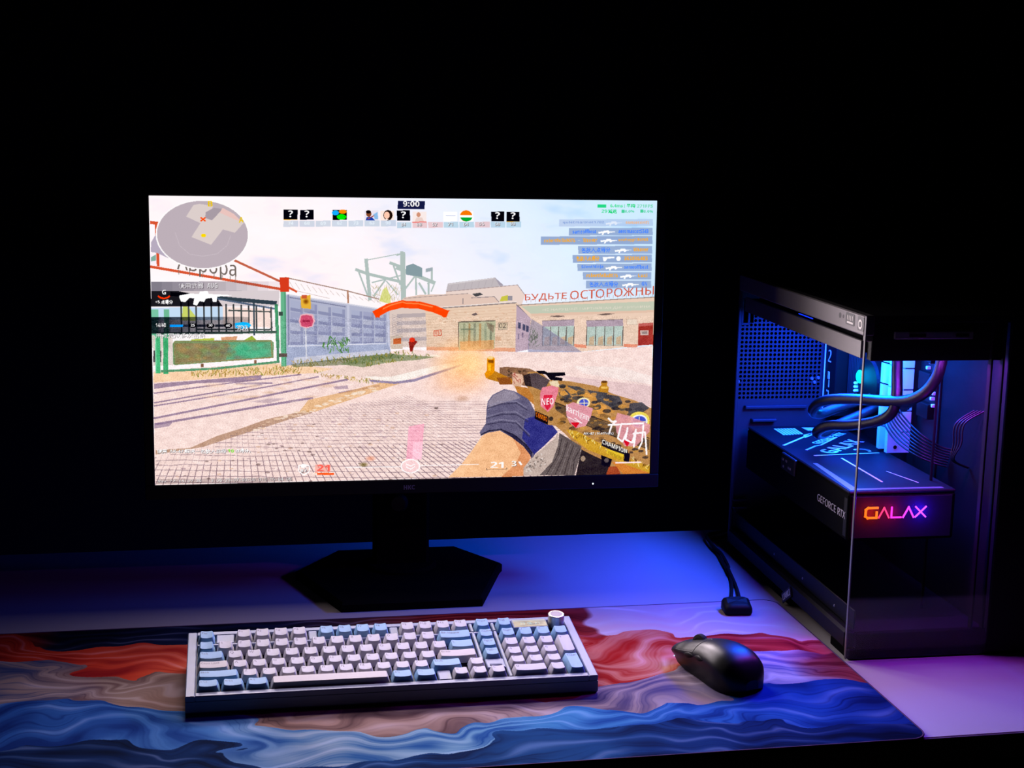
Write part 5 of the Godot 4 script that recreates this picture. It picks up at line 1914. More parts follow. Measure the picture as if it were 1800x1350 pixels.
func paint_small_display() -> Image:
	var im := Image.create(160, 66, false, Image.FORMAT_RGB8)
	var n := noise(0.03, 31, 4)
	for y in 66:
		for x in 160:
			var v := n.get_noise_2d(x * 0.35, y * 2.4) * 1.2 + 0.5
			var c := Color("6d6650").lerp(Color("d2bd8c"), clampf(v, 0, 1))
			if y < 14:
				c = c.lerp(Color("a7b4bd"), 0.8)
			im.set_pixel(x, y, c)
	# clock digits, seven-segment
	var seg := {"2": "abged", "3": "abgcd", ":": "", "0": "abcdef", "6": "acdefg", "5": "acdfg", "7": "abc"}
	var text := "23:06:27"
	for i in text.length():
		var ox := 34 + i * 12
		var oy := 26
		if text[i] == ":":
			im.fill_rect(Rect2i(ox + 3, oy + 4, 2, 2), Color("a8e4ee"))
			im.fill_rect(Rect2i(ox + 3, oy + 12, 2, 2), Color("a8e4ee"))
		for s in seg[text[i]]:
			im.fill_rect({"a": Rect2i(ox, oy, 8, 2), "b": Rect2i(ox + 7, oy, 2, 9), "c": Rect2i(ox + 7, oy + 9, 2, 9), "d": Rect2i(ox, oy + 17, 8, 2), "e": Rect2i(ox, oy + 9, 2, 9), "f": Rect2i(ox, oy, 2, 9), "g": Rect2i(ox, oy + 8, 8, 2)}[s], Color("a8e4ee"))
	return im

# ---------------------------------------------------------------- mouse
func mouse_ring(tz: float) -> Array:
	# tz runs 0 at the front to 1 at the rear; the ring runs from the right foot over the top to the left foot
	var hs := [[0.0, 0.0215], [0.06, 0.0258], [0.2, 0.0315], [0.4, 0.0380], [0.58, 0.0408], [0.75, 0.0392], [0.88, 0.0330], [0.96, 0.0235], [1.0, 0.0150]]
	var ws := [[0.0, 0.0235], [0.06, 0.0268], [0.2, 0.0292], [0.4, 0.0296], [0.6, 0.0322], [0.75, 0.0330], [0.88, 0.0292], [0.96, 0.0205], [1.0, 0.0090]]
	var h := ramp(hs, tz)
	var w := ramp(ws, tz)
	var y0 := 0.0045 * pow(1.0 - tz, 6.0) + 0.0012
	if tz > 0.95:
		y0 += (tz - 0.95) * 0.08
	var ring := []
	var n := 22
	for i in n + 1:
		var a := PI * i / n
		var c := cos(a)
		var s := sin(a)
		var x := signf(c) * pow(absf(c), 0.70) * w
		var y := y0 + (h - y0) * pow(s, 0.80)
		# the flanks draw in towards the mat
		x *= lerpf(lerpf(0.66, 0.90, tz), 1.0, smoothstep(0.0, 0.7, s))
		ring.append(Vector3(x, y, (tz - 0.5) * 0.108))
	return ring

func ramp(t: Array, x: float) -> float:
	for i in t.size() - 1:
		if x <= t[i + 1][0]:
			var a: float = t[maxi(i - 1, 0)][1]
			var d: float = t[mini(i + 2, t.size() - 1)][1]
			return cubic_interpolate(t[i][1], t[i + 1][1], a, d, (x - t[i][0]) / (t[i + 1][0] - t[i][0]))
	return t[-1][1]

func build_mouse():
	var t = thing("computer_mouse", "black wireless mouse resting on the right of the printed mat", "mouse", Transform3D(Basis(Vector3.UP, deg_to_rad(20.0)), Vector3(0.117, 0.004, 0.558)))
	var rings := []
	for i in 33:
		var r := mouse_ring(i / 32.0)
		# the front wall leans forward at the top
		if i < 4:
			for k in r.size():
				r[k].z -= (r[k].y - 0.006) * 0.25 * (1.0 - i / 4.0)
		rings.append(r)
	var st := new_st()
	loft(st, rings, true, true, true)
	obj("shell", st, M.mouse, t)
	# seam round the left main button
	var lay := func(tz, i): return mouse_ring(tz)[i] * Vector3(1.0, 1.0, 1.0) + Vector3(0, 0.00005, 0)
	var seam := new_st()
	var line := []
	for k in 15:
		line.append(lay.call(0.02 + k * 0.024, 17))
	for k in 6:
		line.append(lay.call(0.36 + k * 0.004, 17 - k))
	tube(seam, line, 0.0004, 6)
	var line2 := []
	for k in 14:
		line2.append(lay.call(0.02 + k * 0.028, 11))
	tube(seam, line2, 0.0004, 6)
	obj("button_seam", seam, M.port, t)
	for k in 2:
		var sb := new_st()
		var rr := []
		for j in 9:
			var tz := 0.24 + k * 0.17 + j * 0.018
			var p: Vector3 = mouse_ring(tz)[18]
			var ring := []
			var fat := sin(PI * (j + 0.6) / 9.2)
			for q in 8:
				var a := TAU * q / 8
				ring.append(p + Vector3(-cos(a) * 0.0013 * fat, sin(a) * 0.0030 * fat, 0))
			rr.append(ring)
		loft(sb, rr, true, true, true)
		obj("side_button", sb, M.black_plastic, t)
	var wheel := new_st()
	lathe(wheel, Vector3(-0.0035, 0.0252, -0.031), Vector3.RIGHT, [[0.0085, 0.0], [0.0115, 0.0008], [0.0119, 0.002], [0.0119, 0.005], [0.0115, 0.0062], [0.0085, 0.007]], 32, false)
	obj("scroll_wheel", wheel, M.rubber, t)
	var led := new_st()
	cbox(led, Vector3(-0.0166, 0.0085, -0.0547), Vector3(0.0024, 0.0010, 0.0012), 0.0003)
	obj("indicator_light", led, glow(Color(0.85, 0.92, 1.0), 1.0), t)

# ---------------------------------------------------------------- wireless receiver with its two cords
func build_receiver():
	var t = thing("mouse_receiver", "small black rounded receiver box at the back edge of the mat", "receiver", Transform3D(Basis(Vector3.UP, deg_to_rad(-6.0)), Vector3(0.2065, 0.004, 0.362)))
	var st := new_st()
	var rings := []
	for e in [[0.0, 0.0015, 0.004], [0.003, 0.0, 0.006], [0.011, 0.0, 0.007], [0.0145, 0.0014, 0.007], [0.0165, 0.005, 0.005]]:
		var ring := []
		for p in round_rect(0.034 - e[1] * 2, 0.028 - e[1] * 2, e[2], 5):
			# the front of the top slopes down
			ring.append(Vector3(p.x, e[0] - (0.0035 if -p.y > 0.004 and e[0] > 0.01 else 0.0), -p.y))
		rings.append(ring)
	loft(st, rings, true, true, true)
	obj("body", st, M.black_plastic, t)
	for k in 2:
		var sl_ := new_st()
		var x := 0.001 + k * 0.010
		lathe(sl_, Vector3(x, 0.007, -0.013), Vector3(0.12, 0.05, -1), [[0.0034, 0], [0.003, 0.006], [0.0022, 0.013]], 12)
		obj("cord_sleeve", sl_, M.rubber, t)
	var paths := [
		[Vector3(0.206, 0.0105, 0.348), Vector3(0.210, 0.0085, 0.334), Vector3(0.222, 0.0035, 0.300), Vector3(0.236, 0.0025, 0.262), Vector3(0.2475, 0.0028, 0.222), Vector3(0.253, 0.0032, 0.190), Vector3(0.2625, 0.0025, 0.135), Vector3(0.269, 0.0025, 0.095), Vector3(0.277, 0.0025, 0.060), Vector3(0.300, 0.0025, 0.045), Vector3(0.325, 0.020, 0.062), Vector3(0.330, 0.045, 0.092), Vector3(0.330, 0.045, 0.102)],
		[Vector3(0.2155, 0.0105, 0.350), Vector3(0.219, 0.0085, 0.336), Vector3(0.232, 0.0035, 0.298), Vector3(0.243, 0.0025, 0.255), Vector3(0.251, 0.0075, 0.205), Vector3(0.260, 0.0025, 0.180), Vector3(0.2645, 0.0065, 0.140), Vector3(0.2655, 0.0072, 0.100), Vector3(0.273, 0.0075, 0.052), Vector3(0.302, 0.0075, 0.036), Vector3(0.338, 0.024, 0.055), Vector3(0.345, 0.060, 0.092), Vector3(0.345, 0.060, 0.102)]]
	for k in 2:
		var c := new_st()
		tube(c, spline(paths[k], 8), 0.0022, 8)
		var o = obj("cord", c, M.rubber, t)
		o.transform = t.transform.affine_inverse()

# ---------------------------------------------------------------- computer case (own frame: x right, y up, z = depth towards the back)
func c3(x: float, y: float, z: float) -> Vector3:
	return Vector3(x, y, -z)

func slab(st: SurfaceTool, x0: float, x1: float, y0: float, y1: float, z0: float, z1: float, ch := 0.0008):
	cbox(st, c3((x0 + x1) / 2, (y0 + y1) / 2, (z0 + z1) / 2), Vector3(absf(x1 - x0), absf(y1 - y0), absf(z1 - z0)), ch)

func one_slab(x0: float, x1: float, y0: float, y1: float, z0: float, z1: float, ch := 0.0008) -> SurfaceTool:
	var st := new_st()
	slab(st, x0, x1, y0, y1, z0, z1, ch)
	return st

# a sheet of steel full of round holes, in the plane z = depth; holes are cut, not drawn
func perforated(x0: float, y0: float, nx: int, ny: int, pitch: float, r: float, z: float, thick: float, leave: Callable) -> SurfaceTool:
	var st := new_st()
	var h := pitch / 2
	var sq := [Vector2(1, 0), Vector2(1, 1), Vector2(0, 1), Vector2(-1, 1), Vector2(-1, 0), Vector2(-1, -1), Vector2(0, -1), Vector2(1, -1)]
	for i in nx:
		for j in ny:
			if leave.call(i, j):
				continue
			var c := Vector2(x0 + (i + 0.5) * pitch, y0 + (j + 0.5) * pitch)
			for k in 8:
				var a: Vector2 = sq[k]
				var b: Vector2 = sq[(k + 1) % 8]
				var p := c + a * h
				var q := c + b * h
				var u := c + a.normalized() * r
				var v := c + b.normalized() * r
				quad(st, c3(u.x, u.y, z), c3(p.x, p.y, z), c3(q.x, q.y, z), c3(v.x, v.y, z))
				quad(st, c3(v.x, v.y, z), c3(v.x, v.y, z + thick), c3(u.x, u.y, z + thick), c3(u.x, u.y, z))
	return st

const CASE_W := 0.285
const CASE_D := 0.42
const CASE_H := 0.381
const TRAY_X := 0.172

func build_case():
	var t = thing("computer_case", "black computer case with open left side and glass front, lit inside in blue and violet", "computer case", case_frame())
	# feet
	for f in [[0.003, 0.055], [0.185, 0.41]]:
		var foot := new_st()
		slab(foot, 0.004, CASE_W - 0.004, 0.0, 0.0125, f[0], f[1], 0.002)
		obj("foot", foot, M.matte_black, t)
	obj("floor_tray", one_slab(0.013, CASE_W - 0.002, 0.0125, 0.024, 0.006, CASE_D - 0.001), M.dark_steel, t)
	var rail := new_st()
	slab(rail, 0.0, 0.013, 0.0125, 0.034, 0.0045, CASE_D, 0.003)
	obj("lower_rail", rail, M.dark_steel, t)
	obj("lower_panel", one_slab(0.010, 0.0118, 0.034, 0.056, 0.006, CASE_D - 0.002), M.dark_steel, t)
	for z in [0.062, 0.162, 0.262]:
		var sc := new_st()
		lathe(sc, c3(0.0101, 0.043, z), Vector3(-1, 0, 0), [[0.0016, 0], [0.0016, 0.0004], [0.0012, 0.0008]], 10)
		obj("screw", sc, M.silver, t)
	# roof, back, right wall, motherboard tray
	obj("roof_panel", one_slab(0.012, CASE_W, 0.3735, CASE_H - 0.0005, 0.0045, CASE_D), M.dark_steel, t)
	obj("right_panel", one_slab(CASE_W - 0.002, CASE_W, 0.0125, 0.3735, 0.004, CASE_D), M.dark_steel, t)
	obj("front_panel", one_slab(0.1655, CASE_W, 0.004, CASE_H, 0.0, 0.004), M.black_plastic, t)
	obj("motherboard_tray", one_slab(TRAY_X, TRAY_X + 0.0015, 0.024, 0.3735, 0.0045, CASE_D - 0.002), M.dark_steel, t)
	# back wall: frame round a perforated field
	var back := new_st()
	slab(back, 0.0, 0.0045, 0.0125, 0.3735, CASE_D - 0.0045, CASE_D)
	slab(back, 0.0045, TRAY_X, 0.0125, 0.2115, CASE_D - 0.0015, CASE_D, 0.0003)
	slab(back, 0.1205, CASE_W, 0.2115, 0.3735, CASE_D - 0.0015, CASE_D, 0.0003)
	slab(back, 0.0045, 0.1205, 0.3485, 0.3735, CASE_D - 0.0015, CASE_D, 0.0003)
	slab(back, TRAY_X, CASE_W, 0.0125, 0.2115, CASE_D - 0.0015, CASE_D, 0.0003)
	obj("back_wall", back, M.rear_steel, t)
	obj("vent_grille", perforated(0.0045, 0.2115, 20, 23, 0.0058, 0.00215, CASE_D - 0.0015, 0.0012, func(i, j): return i < 3 and j > 17), M.rear_steel, t, "perforated steel vent field in the back wall")
	var slot := new_st()
	slab(slot, 0.0045, 0.0075, 0.316, 0.3485, CASE_D - 0.0028, CASE_D - 0.0012, 0.0005)
	slab(slot, 0.0135, 0.0168, 0.316, 0.3485, CASE_D - 0.0028, CASE_D - 0.0012, 0.0005)
	slab(slot, 0.0045, 0.0168, 0.3128, 0.316, CASE_D - 0.0028, CASE_D - 0.0012, 0.0005)
	obj("thumb_slot", slot, M.rear_steel, t)
	var led1 := new_st()
	slab(led1, 0.014, 0.101, 0.200, 0.2042, CASE_D - 0.0095, CASE_D - 0.0012, 0.0008)
	obj("vent_ledge", led1, M.rear_steel, t)
	var led2 := new_st()
	slab(led2, 0.024, 0.058, 0.1825, 0.1862, CASE_D - 0.012, CASE_D - 0.0012, 0.0008)
	obj("slot_ledge", led2, M.rear_steel, t)
	var led3 := new_st()
	slab(led3, 0.003, 0.022, 0.0625, 0.0655, CASE_D - 0.012, CASE_D - 0.0012, 0.0008)
	slab(led3, 0.003, 0.022, 0.0735, 0.0755, CASE_D - 0.010, CASE_D - 0.0012, 0.0008)
	obj("slot_cover", led3, M.rear_steel, t)
	for s in [[0.108, 0.2395], [0.117, 0.2405], [0.112, 0.2345], [0.004, 0.2365]]:
		var sc := new_st()
		lathe(sc, c3(s[0], s[1], CASE_D - 0.0014), Vector3(0, 0, 1), [[0.0026, 0], [0.0026, 0.0012], [0.0018, 0.0022]], 12)
		obj("screw", sc, M.silver, t)
	# upper rails on the open side
	obj("upper_rail", one_slab(0.0, 0.012, 0.3595, CASE_H, 0.0045, CASE_D, 0.0012), M.steel, t)
	obj("inner_rail", one_slab(0.006, 0.010, 0.3325, 0.3515, 0.024, CASE_D - 0.01, 0.0006), M.steel, t)
	obj("light_slit_lamp", one_slab(0.0088, 0.0098, 0.3540, 0.3552, 0.175, 0.221, 0.0003), glow(Color(0.05, 0.2, 1.0), 1.3), t, "thin blue light line under the upper rail")
	# front beam seen through the glass
	obj("front_beam", one_slab(0.012, 0.1655, 0.3315, 0.3735, 0.010, 0.022), M.black_plastic, t)
	# violet lamp strip under the beam, shining down past the front glass
	obj("beam_lamp_strip", one_slab(0.022, 0.158, 0.3342, 0.3356, 0.0222, 0.0300, 0.0002), glow(Color(0.72, 0.22, 1.0), 1.5), t, "violet lamp strip behind the front beam")
	area_light("beam_strip_light", Transform3D(Basis(Vector3.RIGHT, -PI / 2), c3(0.09, 0.3338, 0.0265)), Vector2(0.136, 0.007), Color(0.72, 0.22, 1.0), 0.135, t)
	var br := new_st()
	slab(br, 0.036, 0.125, 0.3555, 0.3635, 0.0065, 0.0102, 0.0005)
	obj("brace_bar", br, mat(Color(0.62, 0.6, 0.62), 0.5), t)
	for s in [[0.052, 0.071], [0.105, 0.120]]:
		obj("brace_slot", one_slab(s[0], s[1], 0.3577, 0.3612, 0.0060, 0.0066, 0.0002), M.port, t)
	obj("corner_bracket", one_slab(0.002, 0.0105, 0.3535, 0.362, 0.0055, 0.0105, 0.0006), M.steel, t)
	for x in [0.1480, 0.1615]:
		obj("glass_pillar", one_slab(x - 0.0012, x + 0.0012, 0.03, 0.3735, 0.0045, 0.012, 0.0004), M.dark_steel, t)
	obj("front_sill", one_slab(0.0135, 0.1655, 0.006, 0.030, 0.0045, 0.012), M.matte_black, t)
	# front glass with its polished edge
	obj("front_glass", one_slab(0.0012, 0.165, 0.003, CASE_H, 0.0, 0.004, 0.0002), M.glass, t, "clear front glass pane")
	obj("glass_edge", one_slab(0.0, 0.0012, 0.003, CASE_H, 0.0, 0.004, 0.0002), M.glass_edge, t, "polished edge of the front glass")
	# ports on the upper rail, facing left
	for z in [[0.0715, 0.0031], [0.0622, 0.0020]]:
		var p := new_st()
		lathe(p, c3(0.0, 0.3727, z[0]), Vector3(-1, 0, 0), [[z[1], -0.0004], [z[1], 0.0002]], 20)
		obj("audio_jack", p, M.port, t)
	var face := Basis(Vector3(0, 0, 1), Vector3(0, 1, 0), Vector3(-1, 0, 0))
	var usb := new_st()
	prism(usb, round_rect(0.024, 0.0128, 0.0022, 4), 0.0003, Transform3D(face, c3(-0.00005, 0.3722, 0.0425)))
	var port = obj("usb_port", usb, M.port, t)
	obj("tongue", one_slab(-0.00055, -0.0003, 0.3674, 0.3695, 0.034, 0.0505, 0.0001), M.port_white, port)
	for z in [0.036, 0.0405, 0.045, 0.0495]:
		obj("contact", one_slab(-0.00055, -0.0003, 0.3708, 0.3762, z - 0.0007, z + 0.0007, 0.0001), M.port_white, port)
	var usb2 := new_st()
	prism(usb2, round_rect(0.017, 0.0150, 0.0025, 4), 0.0003, Transform3D(face, c3(-0.00005, 0.3712, 0.0135)))
	var port2 = obj("power_button", usb2, M.port, t)
	var ring := new_st()
	lathe(ring, c3(-0.0003, 0.3705, 0.0145), Vector3(-1, 0, 0), [[0.0052, 0], [0.0052, 0.0003]], 24)
	obj("button_face", ring, M.port_white, port2)
	var dot := new_st()
	lathe(dot, c3(-0.0006, 0.3705, 0.0145), Vector3(-1, 0, 0), [[0.0030, 0], [0.0030, 0.0003]], 20)
	obj("button_mark", dot, M.port, port2)
	# woven brand tag at the lower rail
	var tagst := new_st()
	var tb := Basis(Vector3(0, 0.55, 0.835), Vector3(0, 0.835, -0.55), Vector3(-1, 0, 0))
	cbox(tagst, c3(-0.0012, 0.0158, 0.183), Vector3(0.032, 0.0125, 0.0014), 0.0003, tb)
	var tg = obj("brand_tag", tagst, M.port, t, "small black woven tag with white lettering")
	var tl = obj("tag_lettering", letters("LIANLI", 0.0072, 1, 0.0002), M.white_print, tg)
	tl.transform = Transform3D(tb, c3(-0.0012, 0.0158, 0.183) + tb * Vector3(-0.0135, 0, 0.0008))
	fit_width(tl, 0.027)

# ---------------------------------------------------------------- what stands inside the case
func build_case_inside():
	var xf := case_frame()
	# motherboard
	var t = thing("motherboard", "dark motherboard with finned heatsink on the right inner wall of the case", "motherboard", xf)
	obj("circuit_board", one_slab(0.1695, 0.1715, 0.095, 0.338, 0.165, 0.408, 0.0002), M.board, t)
	obj("port_shroud", one_slab(0.1225, 0.1692, 0.196, 0.335, 0.372, 0.4125, 0.001), M.black_plastic, t)
	obj("shroud_edge", one_slab(0.1215, 0.1230, 0.200, 0.331, 0.4095, 0.4120, 0.0003), M.white_plastic, t)
	var face := Basis(Vector3(0, 0, 1), Vector3(0, 1, 0), Vector3(-1, 0, 0))
	var two = obj("shroud_lettering", letters("2", 0.0155, 0, 0.0003), M.white_print, t)
	two.transform = Transform3D(face, c3(0.1223, 0.2735, 0.4005))
	for k in [[0.243, 0.010, 0.006], [0.2255, 0.0022, 0.008], [0.232, 0.010, 0.0022], [0.2105, 0.0022, 0.009], [0.216, 0.010, 0.002]]:
		obj("shroud_mark", one_slab(0.1221, 0.1225, k[0], k[0] + k[1], 0.392, 0.392 + k[2], 0.0001), M.white_print, t)
	for k in 7:
		obj("heatsink_fin", one_slab(0.136, 0.169, 0.222, 0.285, 0.330 + k * 0.0052, 0.3318 + k * 0.0052, 0.0003), M.heatsink, t)
	for y in [0.2485, 0.2435, 0.2385]:
		obj("capacitor", one_slab(0.128, 0.1695, y, y + 0.0035, 0.322, 0.3255, 0.0012), M.white_plastic, t)
	for k in [[0.265, 0.120, 0.022], [0.232, 0.125, 0.018], [0.300, 0.130, 0.026]]:
		obj("slot_block", one_slab(0.160, 0.1695, k[0], k[0] + k[2], 0.175, 0.205, 0.0005), M.black_plastic, t)
	for s in [[0.305, 0.19], [0.298, 0.185], [0.290, 0.192], [0.282, 0.186], [0.262, 0.172], [0.255, 0.176], [0.247, 0.172]]:
		obj("solder_part", one_slab(0.164, 0.1695, s[0], s[0] + 0.004, s[1], s[1] + 0.004, 0.0006), M.white_plastic, t)
	# memory modules
	for k in 2:
		var z := 0.245 - k * 0.024
		var m = thing("memory_module", ["white memory module standing nearer the back of the case", "white memory module standing nearer the front glass"][k], "memory module", xf, "memory modules")
		obj("circuit_board", one_slab(0.150, 0.1692, 0.183, 0.314, z - 0.0006, z + 0.0006, 0.0002), M.board, m)
		for s in 5:
			var y0 := 0.182 + s * 0.0265
			var st := new_st()
			var o := [Vector2(0.131, y0 + (0.0 if s == 0 else 0.004)), Vector2(0.148, y0), Vector2(0.160, y0), Vector2(0.160, y0 + 0.0245), Vector2(0.148, y0 + 0.0245), Vector2(0.131, y0 + 0.0285 if s < 4 else y0 + 0.0245)]
			prism(st, o, 0.0076, Transform3D(Basis(), c3(0, 0, z + 0.0038)))
			obj("heat_spreader", st, M.white_plastic, m)
		var hole := new_st()
		lathe(hole, c3(0.1415, 0.189, z - 0.0038), Vector3(0, 0, 1), [[0.0024, 0], [0.0024, 0.0003]], 16)
		obj("screw_recess", hole, M.port, m)
	# top fans: dark frames whose rings shine down into the case
	var cols := [Color(0.26, 0.24, 1.0), Color(0.02, 0.36, 1.0), Color(0.1, 0.26, 1.0)]
	var names := ["top case fan nearest the front glass, with indigo light ring", "middle top case fan, with bright blue light ring", "rearmost top case fan, with indigo light ring"]
	for k in 3:
		var z := 0.088 + k * 0.121
		var f = thing("case_fan", names[k], "fan", xf * Transform3D(Basis(), c3(0.078, 0.3360, z)), "fans under the roof of the case")
		var frame := new_st()
		for s in [-1, 1]:
			cbox(frame, Vector3(s * 0.0565, 0.011, 0), Vector3(0.006, 0.022, 0.119), 0.001)
			cbox(frame, Vector3(0, 0.011, s * 0.0565), Vector3(0.107, 0.022, 0.006), 0.001)
		obj("frame", frame, M.matte_black, f)
		var ringst := new_st()
		lathe(ringst, Vector3.ZERO, Vector3.UP, [[0.047, 0.001], [0.053, 0.001], [0.053, 0.004], [0.047, 0.004], [0.047, 0.001]], 40, false)
		obj("light_ring", ringst, glow(cols[k], 1.5), f, "glowing ring")
		var hub := new_st()
		lathe(hub, Vector3(0, 0.004, 0), Vector3.UP, [[0.018, 0], [0.019, 0.004], [0.019, 0.016]], 24, false)
		obj("hub", hub, M.matte_black, f)
		for b in 7:
			var bl := new_st()
			var a := TAU * b / 7
			cbox(bl, Vector3(cos(a) * 0.032, 0.011, sin(a) * 0.032), Vector3(0.027, 0.001, 0.014), 0.0003, Basis(Vector3.UP, -a) * Basis(Vector3.RIGHT, 0.6))
			obj("blade", bl, M.black_plastic, f)
		area_light("ring_light", Transform3D(Basis(Vector3.RIGHT, -PI / 2), Vector3(0, -0.0015, 0)), Vector2(0.095, 0.095), cols[k], [0.06, 0.52, 0.24][k], f)
	# board power wires
	var w1 = thing("power_cable", "dark power cable of thin wires sweeping down behind the front glass", "cable", xf)
	for k in 8:
		var u := k / 7.0
		var a := Vector3(0.125, 0.2226, 0.2158).lerp(Vector3(0.125, 0.2476, 0.1752), u)
		var b := Vector3(0.130, 0.2031, 0.1908).lerp(Vector3(0.130, 0.2327, 0.1601), u)
		var c := Vector3(0.140, 0.1934, 0.1553).lerp(Vector3(0.140, 0.2197, 0.1363), u)
		var d := Vector3(0.1585, 0.1863, 0.1402).lerp(Vector3(0.1585, 0.2089, 0.1317), u)
		var st := new_st()
		var pts := [c3(a.x + 0.03, a.y + 0.008, a.z + 0.01), c3(a.x, a.y, a.z), c3(b.x, b.y, b.z), c3(c.x, c.y, c.z), c3(d.x, d.y, d.z), c3(0.1705, d.y - 0.003, d.z - 0.004)]
		tube(st, spline(pts, 6), 0.0011, 7)
		obj("wire", st, M.wire, w1)
	var w2 = thing("fan_cable", "bundle of four thin wires hanging near the glass pillar", "cable", xf)
	for k in 4:
		var u := k / 3.0
		var st := new_st()
		var pts := []
		for p in [[Vector3(0.150, 0.262, 0.080), Vector3(0.150, 0.266, 0.056)], [Vector3(0.150, 0.2468, 0.0811), Vector3(0.150, 0.2513, 0.0596)], [Vector3(0.150, 0.2233, 0.083), Vector3(0.150, 0.2275, 0.0641)], [Vector3(0.150, 0.2044, 0.0842), Vector3(0.150, 0.2056, 0.0788)], [Vector3(0.1705, 0.194, 0.0846), Vector3(0.1705, 0.195, 0.0815)]]:
			var q: Vector3 = p[0].lerp(p[1], u)
			pts.append(c3(q.x, q.y, q.z))
		pts[0].x = 0.1705
		tube(st, spline(pts, 6), 0.0010, 7)
		obj("wire", st, M.wire, w2)
	var post = obj("support_post", one_slab(0.1295, 0.1325, 0.024, 0.3355, 0.0925, 0.0950, 0.0004), M.dark_steel)
	post.transform = xf
	tag(post, "slim dark upright post behind the front glass", "post")

# ---------------------------------------------------------------- graphics card
func build_graphics_card():
	var t = thing("graphics_card", "long black graphics card with glowing letters on its end", "graphics card", case_frame())
	var x0 := 0.015
	var x1 := 0.142
	var y1 := 0.178
	var z0 := 0.052
	var z1 := 0.402
	obj("shroud", one_slab(x0, x1, 0.121, 0.1745, z0, z1, 0.002), M.matte_black, t)
	obj("backplate", one_slab(x0 + 0.0005, x1, 0.1745, y1, z0 + 0.0005, z1, 0.0012), M.dark_steel, t)
	var slot := one_slab(x1, 0.1690, 0.150, 0.172, 0.30, 0.385, 0.001)
	obj("slot_connector", slot, M.black_plastic, t)
	var flat := func(pts: Array, h := 0.0004):
		var st := new_st()
		var o := []
		for p in pts:
			o.append(Vector2(p[0], p[1]))
		prism(st, o, h, Transform3D(Basis(Vector3(1, 0, 0), Vector3(0, 0, -1), Vector3(0, 1, 0)), Vector3(0, y1 - 0.00005, 0)))
		return st
	var band := func(pts: Array, w: float):
		var st := new_st()
		var o := []
		for p in pts:
			o.append(Vector2(p[0], p[1]))
		stroke(st, o, w, 0.0004, Transform3D(Basis(Vector3(1, 0, 0), Vector3(0, 0, -1), Vector3(0, 1, 0)), Vector3(0, y1 - 0.00005, 0)))
		return st
	for k in 7:
		var u0 := k / 7.0
		var u1 := (k + 0.72) / 7.0
		var a := Vector2(0.0453, 0.3846).lerp(Vector2(0.076, 0.3859), u0)
		var b := Vector2(0.0453, 0.3846).lerp(Vector2(0.076, 0.3859), u1)
		var c := Vector2(0.0446, 0.3454).lerp(Vector2(0.0745, 0.3501), u1)
		var d := Vector2(0.0446, 0.3454).lerp(Vector2(0.0745, 0.3501), u0)
		obj("printed_stripe", flat.call([[a.x, a.y], [b.x, b.y], [c.x, c.y], [d.x, d.y]]), M.white_print, t)
	obj("printed_patch", flat.call([[0.0859, 0.3888], [0.1038, 0.3875], [0.1008, 0.3695], [0.0877, 0.3705]]), M.white_print, t)
	obj("printed_patch", flat.call([[0.0711, 0.3433], [0.0849, 0.3528], [0.0861, 0.3457], [0.067, 0.3263]]), M.white_print, t)
	obj("printed_line", band.call([[0.0239, 0.286], [0.1031, 0.3693]], 0.0030), M.white_print, t)
	obj("printed_line", band.call([[0.0437, 0.2585], [0.0637, 0.2795], [0.0708, 0.2823], [0.1098, 0.3264]], 0.0028), M.white_print, t)
	# lettering that runs slantwise over the backplate
	var dirv := Vector3(0.0735, 0, -0.0697).normalized()
	var upv := Vector3(-dirv.z, 0, dirv.x) * -1.0
	if upv.x > 0:
		upv = -upv
	var tb := Basis(dirv, Vector3(-0.69, 0, -0.72).normalized(), Vector3.UP)
	var small = obj("backplate_lettering", letters("GEFORCE RTX", 0.0105, 1, 0.0003), M.white_print, t)
	small.transform = Transform3D(tb, c3(0.0674, y1, 0.293))
	fit_width(small, 0.084)
	var big = obj("backplate_lettering", letters("GALAX", 0.0215, 1, 0.0003), M.white_print, t)
	big.transform = Transform3D(tb, c3(0.061, y1, 0.2405))
	var arc := new_st()
	var ap := []
	for k in 9:
		var a := lerpf(-0.4, 2.4, k / 8.0)
		ap.append(Vector2(0.1125 + cos(a) * 0.009, 0.2485 + sin(a) * 0.009))
	stroke(arc, ap, 0.0035, 0.0004, Transform3D(Basis(Vector3(1, 0, 0), Vector3(0, 0, -1), Vector3(0, 1, 0)), Vector3(0, y1 - 0.00005, 0)))
	obj("printed_arc", arc, M.white_print, t)
	obj("raised_edge", band.call([[0.0421, 0.2272], [0.1278, 0.2345]], 0.0022), M.white_print, t)
	obj("raised_edge", band.call([[0.0702, 0.2095], [0.0707, 0.0925]], 0.0024), M.white_print, t)
	obj("raised_edge", band.call([[0.0975, 0.14], [0.1115, 0.085]], 0.0010), M.white_print, t)
	obj("bevel_trim", flat.call([[0.0245, 0.187], [0.0190, 0.0575], [0.1300, 0.0575], [0.1300, 0.0640], [0.0285, 0.0640], [0.0300, 0.187]]), M.steel, t)
	# plug block on the side near the middle
	var plug := new_st()
	slab(plug, 0.012, 0.020, 0.155, 0.1755, 0.215, 0.262, 0.001)
	var pl = obj("power_plug", plug, M.port, t)
	for k in [[0.1665, 0.252, 0.258], [0.1665, 0.240, 0.246], [0.158, 0.250, 0.2535], [0.160, 0.226, 0.236]]:
		obj("plug_contact", one_slab(0.0112, 0.0122, k[0], k[0] + 0.003, k[1], k[2], 0.0004), M.silver, pl)
	# side lettering
	var side = obj("side_lettering", letters("GEFORCE RTX", 0.0080, 0, 0.0003), mat(Color(0.7, 0.68, 0.7), 0.5), t)
